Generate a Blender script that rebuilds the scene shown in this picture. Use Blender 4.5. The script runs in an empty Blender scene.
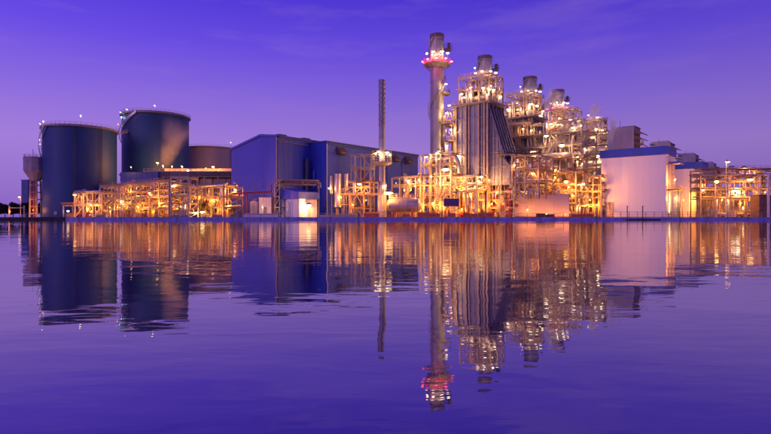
import bpy, bmesh, math, random
from mathutils import Vector, Matrix

R = math.radians
sc = bpy.context.scene
C = sc.collection

# ------------------------------------------------------------------ camera, sky, sun, exposure
F, CZ, HY = 540.0, 0.55, 218.0          # focal length in photo pixels, camera height, horizon row
cam_d = bpy.data.cameras.new('camera')
cam = bpy.data.objects.new('camera', cam_d); C.objects.link(cam)
cam.location = (0, 0, CZ); cam.rotation_euler = (R(90), 0, 0)
cam_d.sensor_width = 36; cam_d.lens = 36 * F / 771.0
cam_d.shift_y = 1.0 / 771.0
cam_d.clip_start = 0.05; cam_d.clip_end = 6000
sc.camera = cam

w = bpy.data.worlds.new('World'); sc.world = w; w.use_nodes = True
nt = w.node_tree; nt.nodes.clear()
def N(t, **k):
    n = nt.nodes.new(t)
    for a, b in k.items(): setattr(n, a, b)
    return n
out = N('ShaderNodeOutputWorld'); add = N('ShaderNodeAddShader')
bg1 = N('ShaderNodeBackground'); bg2 = N('ShaderNodeBackground')
sky = N('ShaderNodeTexSky'); sky.sky_type = 'NISHITA'; sky.sun_disc = False
SUN_EL, SUN_AZ = 3.0, 205.0
sky.sun_elevation = R(SUN_EL); sky.sun_rotation = R(SUN_AZ); sky.dust_density = 1.0; sky.ozone_density = 3.0
bg1.inputs[1].default_value = 0.05
tc = N('ShaderNodeTexCoord'); sep = N('ShaderNodeSeparateXYZ')
nt.links.new(tc.outputs['Generated'], sep.inputs[0])
asn = N('ShaderNodeMath', operation='ARCSINE'); nt.links.new(sep.outputs[2], asn.inputs[0])
mr = N('ShaderNodeMapRange'); nt.links.new(asn.outputs[0], mr.inputs[0])
mr.inputs[1].default_value = 0; mr.inputs[2].default_value = R(60)
# faint streaks of high cloud shift the lookup a little
mp = N('ShaderNodeMapping'); mp.inputs['Scale'].default_value = (2.2, 2.2, 11)
mp.inputs['Rotation'].default_value = (0.12, -0.16, 0.3)
nt.links.new(tc.outputs['Generated'], mp.inputs[0])
nz = N('ShaderNodeTexNoise'); nz.inputs['Scale'].default_value = 1.7; nz.inputs['Detail'].default_value = 6
nz.inputs['Roughness'].default_value = 0.55
nt.links.new(mp.outputs[0], nz.inputs['Vector'])
cr = N('ShaderNodeValToRGB'); nt.links.new(mr.outputs[0], cr.inputs[0])
def lin(c):
    return tuple(((v / 255) / 12.92 if v / 255 <= .04045 else (((v / 255) + .055) / 1.055) ** 2.4) for v in c)
stops = [(0.0, (116, 86, 178)), (0.04, (138, 102, 190)), (0.12, (154, 117, 205)), (0.205, (129, 96, 210)), (0.288, (99, 68, 216)), (0.366, (76, 48, 206)), (0.60, (58, 38, 180)), (1.0, (42, 30, 140))]
el = cr.color_ramp.elements
while len(el) < len(stops): el.new(0.5)
for e, (p, c) in zip(el, stops):
    e.position = p; e.color = (*lin(c), 1)
cl = N('ShaderNodeValToRGB'); nt.links.new(nz.outputs[0], cl.inputs[0])
cl.color_ramp.elements[0].position = 0.5; cl.color_ramp.elements[1].position = 0.78
cl.color_ramp.elements[0].color = (0, 0, 0, 1); cl.color_ramp.elements[1].color = (0.42, 0.42, 0.42, 1)
cm = N('ShaderNodeMixRGB'); nt.links.new(cl.outputs[0], cm.inputs[0]); nt.links.new(cr.outputs[0], cm.inputs[1])
cm.inputs[2].default_value = (*lin((150, 112, 200)), 1)
az = N('ShaderNodeMath', operation='MULTIPLY_ADD'); nt.links.new(sep.outputs[0], az.inputs[0]); az.inputs[1].default_value = -0.22; az.inputs[2].default_value = 0.97
vm = N('ShaderNodeVectorMath', operation='SCALE'); nt.links.new(cm.outputs[0], vm.inputs[0]); nt.links.new(az.outputs[0], vm.inputs['Scale'])
nt.links.new(sky.outputs[0], bg1.inputs[0]); nt.links.new(vm.outputs[0], bg2.inputs[0])
bg1.inputs[1].default_value = 0.05 * 0.2
bg2.inputs[1].default_value = 1.03
nt.links.new(bg1.outputs[0], add.inputs[0]); nt.links.new(bg2.outputs[0], add.inputs[1])
nt.links.new(add.outputs[0], out.inputs[0])

sun_d = bpy.data.lights.new('sun', 'SUN'); sun_d.energy = 0.56; sun_d.angle = R(35); sun_d.color = (0.95, 0.52, 0.88)
sun = bpy.data.objects.new('sun', sun_d); C.objects.link(sun)
sun.rotation_euler = (R(90 - 14), 0, R(-45))        # afterglow from low behind the camera
sc.view_settings.view_transform = 'Standard'; sc.view_settings.look = 'None'
sc.view_settings.gamma = 1; sc.view_settings.exposure = 0.0
cy = sc.cycles
cy.use_denoising = True; cy.max_bounces = 6; cy.diffuse_bounces = 2; cy.glossy_bounces = 3
cy.volume_bounces = 0; cy.transparent_max_bounces = 6; cy.sample_clamp_indirect = 4.0; cy.sample_clamp_direct = 0
cy.caustics_reflective = False; cy.caustics_refractive = False; cy.blur_glossy = 0.3
cy.use_light_tree = True

GZ = 0.62                                  # level of the plant ground
AX = R(-39.5)                              # plant axis: local x runs right-forward, local y right-back
PX, PY = math.cos(AX), math.sin(AX)
QX, QY = -PY, PX
def wx(px, Y): return (px - 385.5) * Y / F
def wz(py, Y): return CZ + (HY - py) * Y / F
def along(o, d, px):
    "distance t along direction d from o at which the point shows at column px"
    k = (px - 385.5) / F
    return (k * o[1] - o[0]) / (d[0] - k * d[1])
P_, Q_ = (PX, PY), (QX, QY)

# ------------------------------------------------------------------ materials
MATS = {}
def mat(name, col, rough=0.6, metal=0.0, var=0.25, scale=0.6, bump=0.0, bscale=3.0, streak=0.0, col2=None, spec=0.4):
    m = bpy.data.materials.new(name); m.use_nodes = True
    t = m.node_tree; b = t.nodes['Principled BSDF']
    g = t.nodes.new('ShaderNodeNewGeometry')
    n = t.nodes.new('ShaderNodeTexNoise'); n.inputs['Scale'].default_value = scale; n.inputs['Detail'].default_value = 5
    mpn = t.nodes.new('ShaderNodeMapping')
    if streak: mpn.inputs['Scale'].default_value = (1, 1, streak)
    t.links.new(g.outputs['Position'], mpn.inputs[0]); t.links.new(mpn.outputs[0], n.inputs['Vector'])
    r = t.nodes.new('ShaderNodeValToRGB'); r.color_ramp.elements[0].position = .3; r.color_ramp.elements[1].position = .72
    c2 = col2 or tuple(min(1, c * (1 + var)) for c in col)
    c1 = tuple(c * (1 - var) for c in col)
    r.color_ramp.elements[0].color = (*c1, 1); r.color_ramp.elements[1].color = (*c2, 1)
    t.links.new(n.outputs[0], r.inputs[0]); t.links.new(r.outputs[0], b.inputs['Base Color'])
    b.inputs['Roughness'].default_value = rough; b.inputs['Metallic'].default_value = metal
    b.inputs['Specular IOR Level'].default_value = spec
    if bump:
        n2 = t.nodes.new('ShaderNodeTexNoise'); n2.inputs['Scale'].default_value = bscale; n2.inputs['Detail'].default_value = 4
        t.links.new(g.outputs['Position'], n2.inputs['Vector'])
        bp = t.nodes.new('ShaderNodeBump'); bp.inputs['Strength'].default_value = 0.6; bp.inputs['Distance'].default_value = bump
        t.links.new(n2.outputs[0], bp.inputs['Height']); t.links.new(bp.outputs[0], b.inputs['Normal'])
    MATS[name] = m; return m
mat('steel_pale', (.42, .335, .25), .55, .2, .25, 1.2)
mat('steel_mid', (.28, .25, .25), .55, .3, .3, 1.2)
mat('steel_dark', (.09, .075, .09), .6, .2, .3, 1.0)
mat('galv', (.5, .49, .5), .4, .75, .2, 2.0)
mat('silver', (.50, .43, .38), .38, .6, .15, 1.0, .01, 2.0)
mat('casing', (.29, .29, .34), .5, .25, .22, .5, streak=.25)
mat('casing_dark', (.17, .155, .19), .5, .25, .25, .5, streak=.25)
mat('stack_grey', (.29, .275, .31), .45, .35, .22, .35, streak=.2)
mat('stack_cap', (.16, .13, .16), .6, .3, .3, 1.0)
mat('navy', (.013, .055, .19), .55, 0, .4, .12, .004, .6, streak=.3)
mat('tank_grey', (.27, .27, .32), .5, 0, .22, .15, streak=.3)
mat('concrete', (.34, .32, .30), .85, 0, .2, .6, .01, 4)
mat('apron', (.20, .19, .18), .9, 0, .25, .3, .01, 3)
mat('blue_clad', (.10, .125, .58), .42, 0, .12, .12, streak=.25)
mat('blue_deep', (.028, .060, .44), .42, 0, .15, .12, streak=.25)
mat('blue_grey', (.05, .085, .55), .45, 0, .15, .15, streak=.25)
mat('blue_roof', (.06, .09, .30), .5, 0, .15, .3)
mat('blue_trim', (.020, .055, .46), .45, 0, .12, .25, streak=.3)
mat('white_clad', (.80, .76, .78), .55, 0, .06, .10, streak=.3)
mat('white_paint', (.74, .70, .68), .5, 0, .1, .8)
mat('cream', (.60, .46, .34), .6, 0, .15, .5)
mat('pink_box', (.60, .46, .38), .55, 0, .07, .3, streak=.3)
mat('red_pipe', (.34, .035, .03), .45, 0, .25, 2)
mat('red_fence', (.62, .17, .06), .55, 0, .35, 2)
mat('rust', (.24, .10, .05), .75, 0, .35, 2)
mat('ochre', (.48, .30, .07), .5, 0, .3, 1.5)
mat('yellow', (.55, .38, .04), .5, 0, .25, 2)
mat('brown_louvre', (.20, .11, .08), .65, .2, .25, 1)
mat('house_grey', (.36, .32, .36), .55, .2, .15, .5, streak=.3)
mat('quay_blue', (.28, .27, .62), .6, 0, .3, .9, .01, 5)
mat('quay_dark', (.035, .035, .045), .8, 0, .35, 1, .01, 5)  # darker wall colour for the left run of quay panels
mat('far_blue', (.10, .13, .36), .55, 0, .15, .4)
mat('tower_concrete', (.36, .32, .36), .8, 0, .15, .5, .01, 3)
mat('bark', (.05, .035, .025), .9, 0, .3, 3)
mat('leaf', (.09, .15, .025), .7, 0, .5, 1.5)
mat('leaf_dark', (.018, .022, .014), .8, 0, .4, 1.0)
mat('sign_violet', (.11, .06, .17), .6, 0, .1, 1)
mat('glass', (.04, .05, .08), .08, 0, .1, 1)
mat('black', (.02, .02, .022), .6, 0, .2, 1)
def emis(name, col, s):
    m = bpy.data.materials.new(name); m.use_nodes = True; t = m.node_tree
    b = t.nodes['Principled BSDF']; b.inputs['Base Color'].default_value = (.8, .8, .8, 1)
    b.inputs['Emission Color'].default_value = (*col, 1); b.inputs['Emission Strength'].default_value = s
    MATS[name] = m
WARM, SOD, WHITE, RED, GREEN = (1, .50, .18), (1, .33, .04), (1, .56, .25), (1, .03, .10), (.75, 1, .8)
emis('em_warm', (1, .66, .28), 4.2); emis('em_sod', (1, .50, .13), 4.0); emis('em_white', (1, .78, .48), 5)
emis('em_red', (1, .015, .06), 2.2); emis('em_green', (.8, 1, .82), 4); emis('em_window', (1, .72, .36), 3.5)

# ------------------------------------------------------------------ mesh building
class MB:
    def __init__(s): s.v = []; s.f = []
    def add(s, v, f):
        o = len(s.v); s.v += [tuple(q) for q in v]; s.f += [tuple(i + o for i in q) for q in f]; return s
    def box(s, x0, x1, y0, y1, z0, z1):
        return s.add([(x0,y0,z0),(x1,y0,z0),(x1,y1,z0),(x0,y1,z0),(x0,y0,z1),(x1,y0,z1),(x1,y1,z1),(x0,y1,z1)],
                     [(3,2,1,0),(4,5,6,7),(0,1,5,4),(1,2,6,5),(2,3,7,6),(3,0,4,7)])
    def bar(s, a, b, wd, h=None):
        a, b = Vector(a), Vector(b); d = (b - a).normalized(); h = h or wd
        u = d.cross(Vector((0,0,1)));
        if u.length < 1e-3: u = Vector((1,0,0))
        u.normalize(); k = u.cross(d)
        v = [p + u * sx * wd / 2 + k * sz * h / 2 for p in (a, b) for sx, sz in ((-1,-1),(1,-1),(1,1),(-1,1))]
        return s.add(v, [(0,1,2,3),(7,6,5,4),(0,4,5,1),(1,5,6,2),(2,6,7,3),(3,7,4,0)])
    def tube(s, pts, r, n=8, caps=True):
        pts = [Vector(p) for p in pts]; o = len(s.v); m = len(pts)
        ref = None
        for i, p in enumerate(pts):
            d = (pts[min(i+1, m-1)] - pts[max(i-1, 0)]).normalized()
            if ref is None:
                ref = d.cross(Vector((0,0,1)))
                if ref.length < 1e-3: ref = Vector((1,0,0))
            u = (ref - d * ref.dot(d))
            if u.length < 1e-4: u = d.orthogonal()
            u.normalize(); ref = u; k = d.cross(u)
            rr = r[i] if isinstance(r, (list, tuple)) else r
            for j in range(n):
                a = 2 * math.pi * j / n; s.v.append(tuple(p + (u * math.cos(a) + k * math.sin(a)) * rr))
        for i in range(m - 1):
            for j in range(n):
                s.f.append((o+i*n+j, o+i*n+(j+1)%n, o+(i+1)*n+(j+1)%n, o+(i+1)*n+j))
        if caps:
            s.f.append(tuple(o+j for j in reversed(range(n)))); s.f.append(tuple(o+(m-1)*n+j for j in range(n)))
        return s
    def lathe(s, prof, n=32, cx=0, cy=0, a0=0, a1=2*math.pi):
        o = len(s.v); full = abs(a1 - a0 - 2 * math.pi) < 1e-6; c = n if full else n + 1
        for (r, z) in prof:
            for j in range(c):
                a = a0 + (a1 - a0) * j / n; s.v.append((cx + r*math.cos(a), cy + r*math.sin(a), z))
        for i in range(len(prof) - 1):
            for j in range(n):
                k = (j + 1) % c
                s.f.append((o+i*c+j, o+i*c+k, o+(i+1)*c+k, o+(i+1)*c+j))
        return s
    def prism(s, prof, a, b, axis='y'):
        "prof in the plane across axis, extruded from a to b"
        n = len(prof)
        def P(u, q, t): return {'y': (u, t, q), 'x': (t, u, q), 'z': (u, q, t)}[axis]
        s.add([P(u, q, t) for t in (a, b) for u, q in prof],
              [tuple(range(n)), tuple(range(2*n-1, n-1, -1))] + [(i, n+i, n+(i+1)%n, (i+1)%n) for i in range(n)])
        return s
    def mesh(s, name, m, smooth=False):
        me = bpy.data.meshes.new(name); me.from_pydata(s.v, [], s.f)
        bm = bmesh.new(); bm.from_mesh(me); bmesh.ops.recalc_face_normals(bm, faces=bm.faces); bm.to_mesh(me); bm.free()
        me.materials.append(MATS[m])
        if smooth:
            me.polygons.foreach_set('use_smooth', [True] * len(me.polygons))
            try: me.set_sharp_from_angle(angle=R(40))
            except Exception: pass
        return me
def elbow(pts, rad=.5, n=4):
    "round the corners of a polyline"
    pts = [Vector(p) for p in pts]; res = [pts[0]]
    for i in range(1, len(pts) - 1):
        a, b, c = pts[i-1], pts[i], pts[i+1]
        d1, d2 = (a - b), (c - b); k = min(rad, d1.length * .45, d2.length * .45)
        p, q = b + d1.normalized() * k, b + d2.normalized() * k
        for j in range(n + 1):
            t = j / n; res.append(p.lerp(b, t).lerp(b.lerp(q, t), t))
    res.append(pts[-1]); return res

UNIT = {}
def unit(shape, m):
    "shared unit-length pieces along z"
    if (shape, m) not in UNIT:
        b = MB()
        if shape == 'h':      # H section
            t = .22
            b.box(-.5, .5, -.5, -.5 + t, 0, 1); b.box(-.5, .5, .5 - t, .5, 0, 1); b.box(-t/2, t/2, -.5 + t, .5 - t, 0, 1)
        elif shape == 'l': b.box(-.5, .5, -.5, .5, 0, 1)
        elif shape == 'o': b.tube([(0,0,0), (0,0,1)], .5, 10)
        elif shape == 'cube': b.box(0, 1, 0, 1, 0, 1)
        UNIT[(shape, m)] = b.mesh(shape, m, shape == 'o')
    return UNIT[(shape, m)]

class T:
    "a top-level thing: an Empty at its base that parents the parts"
    def __init__(s, name, label, cat, x, y, z=GZ, rz=0.0, group=None):
        o = bpy.data.objects.new(name, None); C.objects.link(o); o.empty_display_size = .5
        o.location = (x, y, z); o.rotation_euler = (0, 0, rz); o['label'] = label; o['category'] = cat
        if group: o['group'] = group
        s.o = o; s.M = Matrix.Translation((x, y, z)) @ Matrix.Rotation(rz, 4, 'Z'); s.I = s.M.inverted()
    def loc(s, X, Y, Z): return s.I @ Vector((X, Y, Z))
    def pix(s, px, py, Y): return s.I @ Vector((wx(px, Y), Y, wz(py, Y)))
    def part(s, name, mb, m, parent=None, smooth=False):
        me = mb if isinstance(mb, bpy.types.Mesh) else mb.mesh(name, m, smooth)
        o = bpy.data.objects.new(name, me); C.objects.link(o); o.parent = parent or s.o; return o
    def mem(s, name, a, b, wd, m='steel_pale', shape='h', h=None, parent=None):
        a, b = Vector(a), Vector(b); d = b - a; L = d.length
        o = bpy.data.objects.new(name, unit(shape, m)); C.objects.link(o); o.parent = parent or s.o
        z = d.normalized(); x = Vector((0,0,1)).cross(z)
        if x.length < 1e-3: x = Vector((1,0,0))
        x.normalize(); y = z.cross(x)
        o.matrix_local = Matrix(((x.x*wd, y.x*(h or wd), z.x*L, a.x), (x.y*wd, y.y*(h or wd), z.y*L, a.y), (x.z*wd, y.z*(h or wd), z.z*L, a.z), (0,0,0,1)))
        return o
    def cube(s, name, x0, x1, y0, y1, z0, z1, m, parent=None):
        o = bpy.data.objects.new(name, unit('cube', m)); C.objects.link(o); o.parent = parent or s.o
        o.location = (x0, y0, z0); o.scale = (x1-x0, y1-y0, z1-z0); return o
    def pipe(s, pts, r, m='silver', rad=None, n=8, name='pipe', parent=None):
        return s.part(name, MB().tube(elbow(pts, rad or r * 3), r, n), m, parent, True)

LIGHTS = {}
HOOD = {}
PW = {'warm': .50, 'sod': .60, 'white': .38, 'red': .8, 'green': .3}
def lamp(t, p, kind='warm', power=2500, size=.35, arm=1.0, name='floodlight', parent=None, drop=True):
    "a lit luminaire: arm, hood, glowing lens, with its light"
    p = Vector(p); size = size * (.5 if size < .27 else .66 if size < .34 else .84 if size < .55 else 1.0)
    col, em = {'warm': (WARM, 'em_warm'), 'sod': (SOD, 'em_sod'), 'white': (WHITE, 'em_white'), 'red': (RED, 'em_red'), 'green': (GREEN, 'em_green')}[kind]
    ks = (round(size, 2), round(arm, 1), drop)
    if ks not in HOOD:
        b = MB()
        b.lathe([(.02, size*1.25), (size*.6, size*1.15), (size*1.12, size*.55), (size*1.12, size*.45), (.02, size*.6)], 10)
        if arm > 0:
            if drop: b.tube([(0, size*.9, size), (0, size*1.3, size*.9), (0, size*1.3, -arm)], .05, 5)
            else: b.tube([(0, 0, size), (0, arm, size*.8)], .05, 5)
        HOOD[ks] = b.mesh('floodlight', 'steel_dark', True)
    o = t.part(name, HOOD[ks], None, parent); o.location = p
    kb = ('bulb', round(size, 2), em)
    if kb not in HOOD:
        HOOD[kb] = MB().lathe([(.01, -size), (size*.62, -size*.78), (size*.95, -size*.2), (size*.95, size*.2), (size*.6, size*.5), (.01, size*.55)], 10).mesh('bulb', em, True)
    bl = t.part('bulb', HOOD[kb], None, o) if parent is None else t.part('bulb', HOOD[kb], None, parent)
    if parent is not None: bl.location = p
    q_ = (p.x * 7.13 + p.y * 3.7 + p.z * 5.1) % 1.0
    bl.scale = (1.0 + .9 * q_, 1.0, .95 - .4 * q_)
    if power > 0:
        k = (kind, power)
        if k not in LIGHTS:
            d = bpy.data.lights.new('lamp_light', 'POINT'); d.color = col; d.energy = power * PW[kind]; d.shadow_soft_size = .2; d.cycles.use_multiple_importance_sampling = False; LIGHTS[k] = d
        lo = bpy.data.objects.new('lamp_light', LIGHTS[k]); C.objects.link(lo); lo.parent = o
        # in front of the lens, on the camera side, where a flood throws its light
        q = (t.I.to_3x3() @ Vector((0, -1, -.55))).normalized() * (size * 1.5 + .1)
        lo.location = q
    return o
def lampx(t, px, py, Y, kind='warm', power=2500, size=.35, arm=1.0, **k):
    return lamp(t, t.pix(px, py, Y), kind, power, size, arm, **k)

def rail_mb(b, pts, h=1.1, closed=False, step=1.8):
    pts = [Vector(p) for p in pts]
    if closed: pts = pts + [pts[0]]
    for a, c in zip(pts, pts[1:]):
        L = (c - a).length; n = max(1, int(L / step))
        for z in (h, h * .55): b.bar(a + Vector((0,0,z)), c + Vector((0,0,z)), .07)
        b.bar(a + Vector((0,0,.1)), c + Vector((0,0,.1)), .03, .2)
        for i in range(n + 1):
            p = a.lerp(c, i / n); b.bar(p, p + Vector((0,0,h)), .06)
    return b
def ladder_mb(b, x, y, z0, z1, wdir=(1,0), wd=.5, cage=True, out=(0,-1)):
    u = Vector((wdir[0], wdir[1], 0)) * wd / 2; p = Vector((x, y, 0))
    for sgn in (-1, 1): b.bar(p + u*sgn + Vector((0,0,z0)), p + u*sgn + Vector((0,0,z1)), .07)
    z = z0
    while z < z1:
        b.bar(p - u + Vector((0,0,z)), p + u + Vector((0,0,z)), .04); z += .45
    if cage:
        o = Vector((out[0], out[1], 0)) * .75; z = z0 + 2.2
        while z < z1:
            for a, c in ((p-u, p-u*1.2+o*.7), (p-u*1.2+o*.7, p+o), (p+o, p+u*1.2+o*.7), (p+u*1.2+o*.7, p+u)):
                b.bar(a + Vector((0,0,z)), c + Vector((0,0,z)), .05)
            z += 1.2
        for q in (p-u*1.2+o*.7, p+o, p+u*1.2+o*.7): b.bar(q + Vector((0,0,z0+2.2)), q + Vector((0,0,z1)), .04)
    return b

def frame(t, x0, x1, y0, y1, levels, nx, ny=1, col=.34, bm=.3, m='steel_pale', base=0.0, brace=.35, pipes=2, deck=(), rails=(), verts=0, rng=None, pr=(.12, .34), pm=('silver','steel_pale','rust','galv','ochre'), sides=True):
    "open steel frame with pipe runs, as parts of thing t"
    rng = rng or random.Random(1); top = max(levels)
    xs = [x0 + (x1-x0)*i/nx for i in range(nx+1)]; ys = [y0 + (y1-y0)*j/ny for j in range(ny+1)]
    for x in xs:
        for y in ys: t.mem('column', (x,y,base), (x,y,top), col, m)
    for z in levels:
        for y in ys: t.mem('beam', (x0-.2,y,z-bm/2-.003), (x1+.2,y,z-bm/2-.003), bm*.8, m, h=bm)
        for x in xs: t.mem('beam', (x,y0,z-bm/2-.03), (x,y1,z-bm/2-.03), bm*.7, m, h=bm*.9)
    zz = [base] + sorted(levels)
    for i in range(nx):
        for a, b in zip(zz, zz[1:]):
            if rng.random() < brace and b - a > 1.5:
                yb = y0 - .02
                k = rng.random(); xm = (xs[i]+xs[i+1])/2
                if k < .4:
                    t.mem('brace', (xs[i],yb,a), (xm,yb,b-.3), .16, m, 'l'); t.mem('brace', (xs[i+1],yb,a), (xm,yb,b-.3), .16, m, 'l')
                elif k < .75: t.mem('brace', (xs[i],yb,a), (xs[i+1],yb,b-.2), .16, m, 'l')
                else: t.mem('brace', (xs[i+1],yb,a), (xs[i],yb,b-.2), .16, m, 'l')
    if sides:
        for j in range(ny):
            for a, b in zip(zz, zz[1:]):
                if rng.random() < brace: t.mem('brace', (x1+.02,ys[j],a), (x1+.02,ys[j+1],b-.2), .15, m, 'l')
    for li, z in enumerate(levels):
        np_ = int((pipes if isinstance(pipes, int) else pipes[li]) * 1.9)
        for k in range(np_):
            r = rng.uniform(*pr); y = rng.uniform(y0+.3, y1-.3); mm = rng.choice(pm); zc = z + r + .12
            if rng.random() < .55:
                pts = [(x0-rng.uniform(.2,1),y,zc), (x1+rng.uniform(.2,.9),y,zc)]
            else:
                xd = rng.uniform(x0 + (x1-x0)*.15, x1 - (x1-x0)*.05); zd = rng.choice([.3+base, max(base+.3, z-4), max(base+.3, z-3)])
                pts = [(x0-.4,y,zc), (xd,y,zc), (xd,y-.3,zc), (xd,y-.3,zd)] if rng.random() < .5 else [(x1+.4,y,zc), (xd,y,zc), (xd,y,zd)]
            t.pipe(pts, r, mm)
    for z in deck:
        t.cube('deck', x0-.3, x1+.3, y0-.3, y1+.3, z+.012, z+.07, 'steel_mid')
    for z in rails:
        t.part('handrail', rail_mb(MB(), [(x0-.2,y0-.25,z+.07),(x1+.2,y0-.25,z+.07),(x1+.2,y1+.2,z+.07),(x0-.2,y1+.2,z+.07)], closed=True), m)
    for k in range(int(verts * 1.8)):
        x, y = rng.uniform(x0+.2,x1-.2), rng.uniform(y0+.2,y1-.2); r = rng.uniform(*pr)
        a = base + .1; b = rng.choice(levels) + rng.uniform(-.5, 1.4)
        t.pipe([(x,y,a),(x,y,b),(x+rng.uniform(.6,2)*rng.choice((-1,1)),y,b)], r, rng.choice(pm))

def clutter(t, x0, x1, y0, y1, n, rng, zmax=3.0, mats=('ochre','rust','silver','cream','steel_mid','yellow','red_pipe'), z=0):
    "pumps, drums, skids and boxes standing on the ground inside a unit"
    for k in range(int(n * 1.7)):
        x, y = rng.uniform(x0, x1), rng.uniform(y0, y1); m = rng.choice(mats); h = rng.uniform(.9, zmax); q = rng.random()
        if q < .35:
            r = rng.uniform(.35, .8)
            b = MB().lathe([(.01,z),(r*.8,z),(r*.8,z+.25),(r,z+.3),(r,z+h*.85),(r*.75,z+h*.97),(r*.2,z+h),(.01,z+h)], 14, x, y)
            b.tube([(x,y,z+h*.98),(x,y,z+h+.5),(x+.7,y,z+h+.5)], .1, 6); t.part('drum', b, m, smooth=True)
        elif q < .65:
            r = rng.uniform(.35, .7); L = rng.uniform(1.4, 3); zc = z + .5 + r
            b = MB().tube([(x-L/2-.25,y,zc),(x-L/2,y,zc),(x+L/2,y,zc),(x+L/2+.25,y,zc)], [r*.5,r,r,r*.5], 14)
            for s in (-.35, .35): b.box(x+s*L-.12, x+s*L+.12, y-r*.8, y+r*.8, z, zc-.2)
            b.tube([(x,y,zc+r*.9),(x,y,zc+r+.8)], .13, 6); t.part('exchanger', b, m, smooth=True)
        else:
            a, c = rng.uniform(.5,1.3), rng.uniform(.4,.9); h = min(h, 2.3)
            b = MB().box(x-a,x+a,y-c,y+c,z+.15,z+h); b.box(x-a-.1,x+a+.1,y-c-.1,y+c+.1,z+h,z+h+.08); b.box(x-a+.1,x+a-.1,y-c+.1,y+c-.1,z,z+.15)
            b.box(x-a*.6,x+a*.5,y-c-.03,y-c,z+.4,z+h*.8); t.part('cabinet', b, m)

SMALL = {}
def small(kind, m):
    if (kind, m) not in SMALL:
        b = MB()
        if kind == 'valve':
            b.tube([(-.45,0,0),(-.38,0,0)], .3, 10); b.tube([(.38,0,0),(.45,0,0)], .3, 10)
            b.tube([(-.38,0,0),(0,0,0),(.38,0,0)], [.16,.28,.16], 10, False); b.tube([(0,0,.1),(0,0,.75)], .07, 6); b.lathe([(.3,.75),(.36,.75),(.36,.82),(.3,.82)], 12)
        elif kind == 'junction_box':
            b.box(-.35,.35,-.2,.2,-.45,.45); b.box(-.3,.3,-.24,-.2,-.4,.4); b.tube([(0,0,.45),(0,0,1.2)], .05, 6)
        SMALL[(kind, m)] = b.mesh(kind, m)
    return SMALL[(kind, m)]
def stair_mb(b, x0, x1, y, z0, z1, wd=.8):
    for yy in (y, y + wd):
        b.bar((x0,yy,z0), (x1,yy,z1), .08, .28); b.bar((x0,yy,z0+1), (x1,yy,z1+1), .06)
        for i in range(5):
            q = i/4; b.bar((x0+(x1-x0)*q,yy,z0+(z1-z0)*q), (x0+(x1-x0)*q,yy,z0+(z1-z0)*q+1), .05)
    n = max(4, int(abs(z1-z0)/.3))
    for i in range(n):
        q = (i+.5)/n; xx = x0+(x1-x0)*q; b.box(xx-.13, xx+.13, y, y+wd, z0+(z1-z0)*q-.02, z0+(z1-z0)*q+.02)
    return b
def busy(t, x0, x1, y0, y1, z0, z1, n, rng, mats=('silver','steel_pale','steel_mid','rust','galv','ochre')):
    "small-bore piping, valves and junction boxes"
    for k in range(n):
        x, y, z = rng.uniform(x0,x1), rng.uniform(y0,y1), rng.uniform(z0,z1); m = rng.choice(mats); r = rng.uniform(.05,.15)
        q = rng.random(); dx = rng.uniform(1.5,5)*rng.choice((-1,1)); xe_ = min(x1, max(x0, x+dx)); dz = rng.uniform(2,7)
        za, zb = max(z0, z-dz*.5), min(z1, z+dz*.5)
        if q < .4: pts = [(x,y,za),(x,y,zb),(xe_,y,zb),(xe_,y,min(z1,zb+1.5))]
        elif q < .7: pts = [(x,y,za),(x,y,zb)]
        else: pts = [(x,y,z),(xe_,y,z),(xe_,y+.4,z),(xe_,y+.4,za)]
        pts = [p for i, p in enumerate(pts) if i == 0 or (Vector(p)-Vector(pts[i-1])).length > .05]
        if len(pts) < 2: continue
        t.pipe(pts, r, m, n=6)
        if rng.random() < .4:
            o = t.part('valve', small('valve', rng.choice(('red_pipe','steel_mid','ochre'))), None); o.location = ((pts[0][0]+pts[1][0])/2, y-.05, (pts[0][2]+pts[1][2])/2); o.rotation_euler = (rng.choice((0, 1.57)), rng.choice((0, 1.57)), 0)
        if rng.random() < .25:
            o = t.part('junction_box', small('junction_box', rng.choice(('steel_mid','galv','cream'))), None); o.location = (x+.5, y-.1, z)

def plain(name, mb, m, kind='structure', smooth=False):
    o = bpy.data.objects.new(name, mb.mesh(name, m, smooth)); C.objects.link(o); o['kind'] = kind; return o

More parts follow.
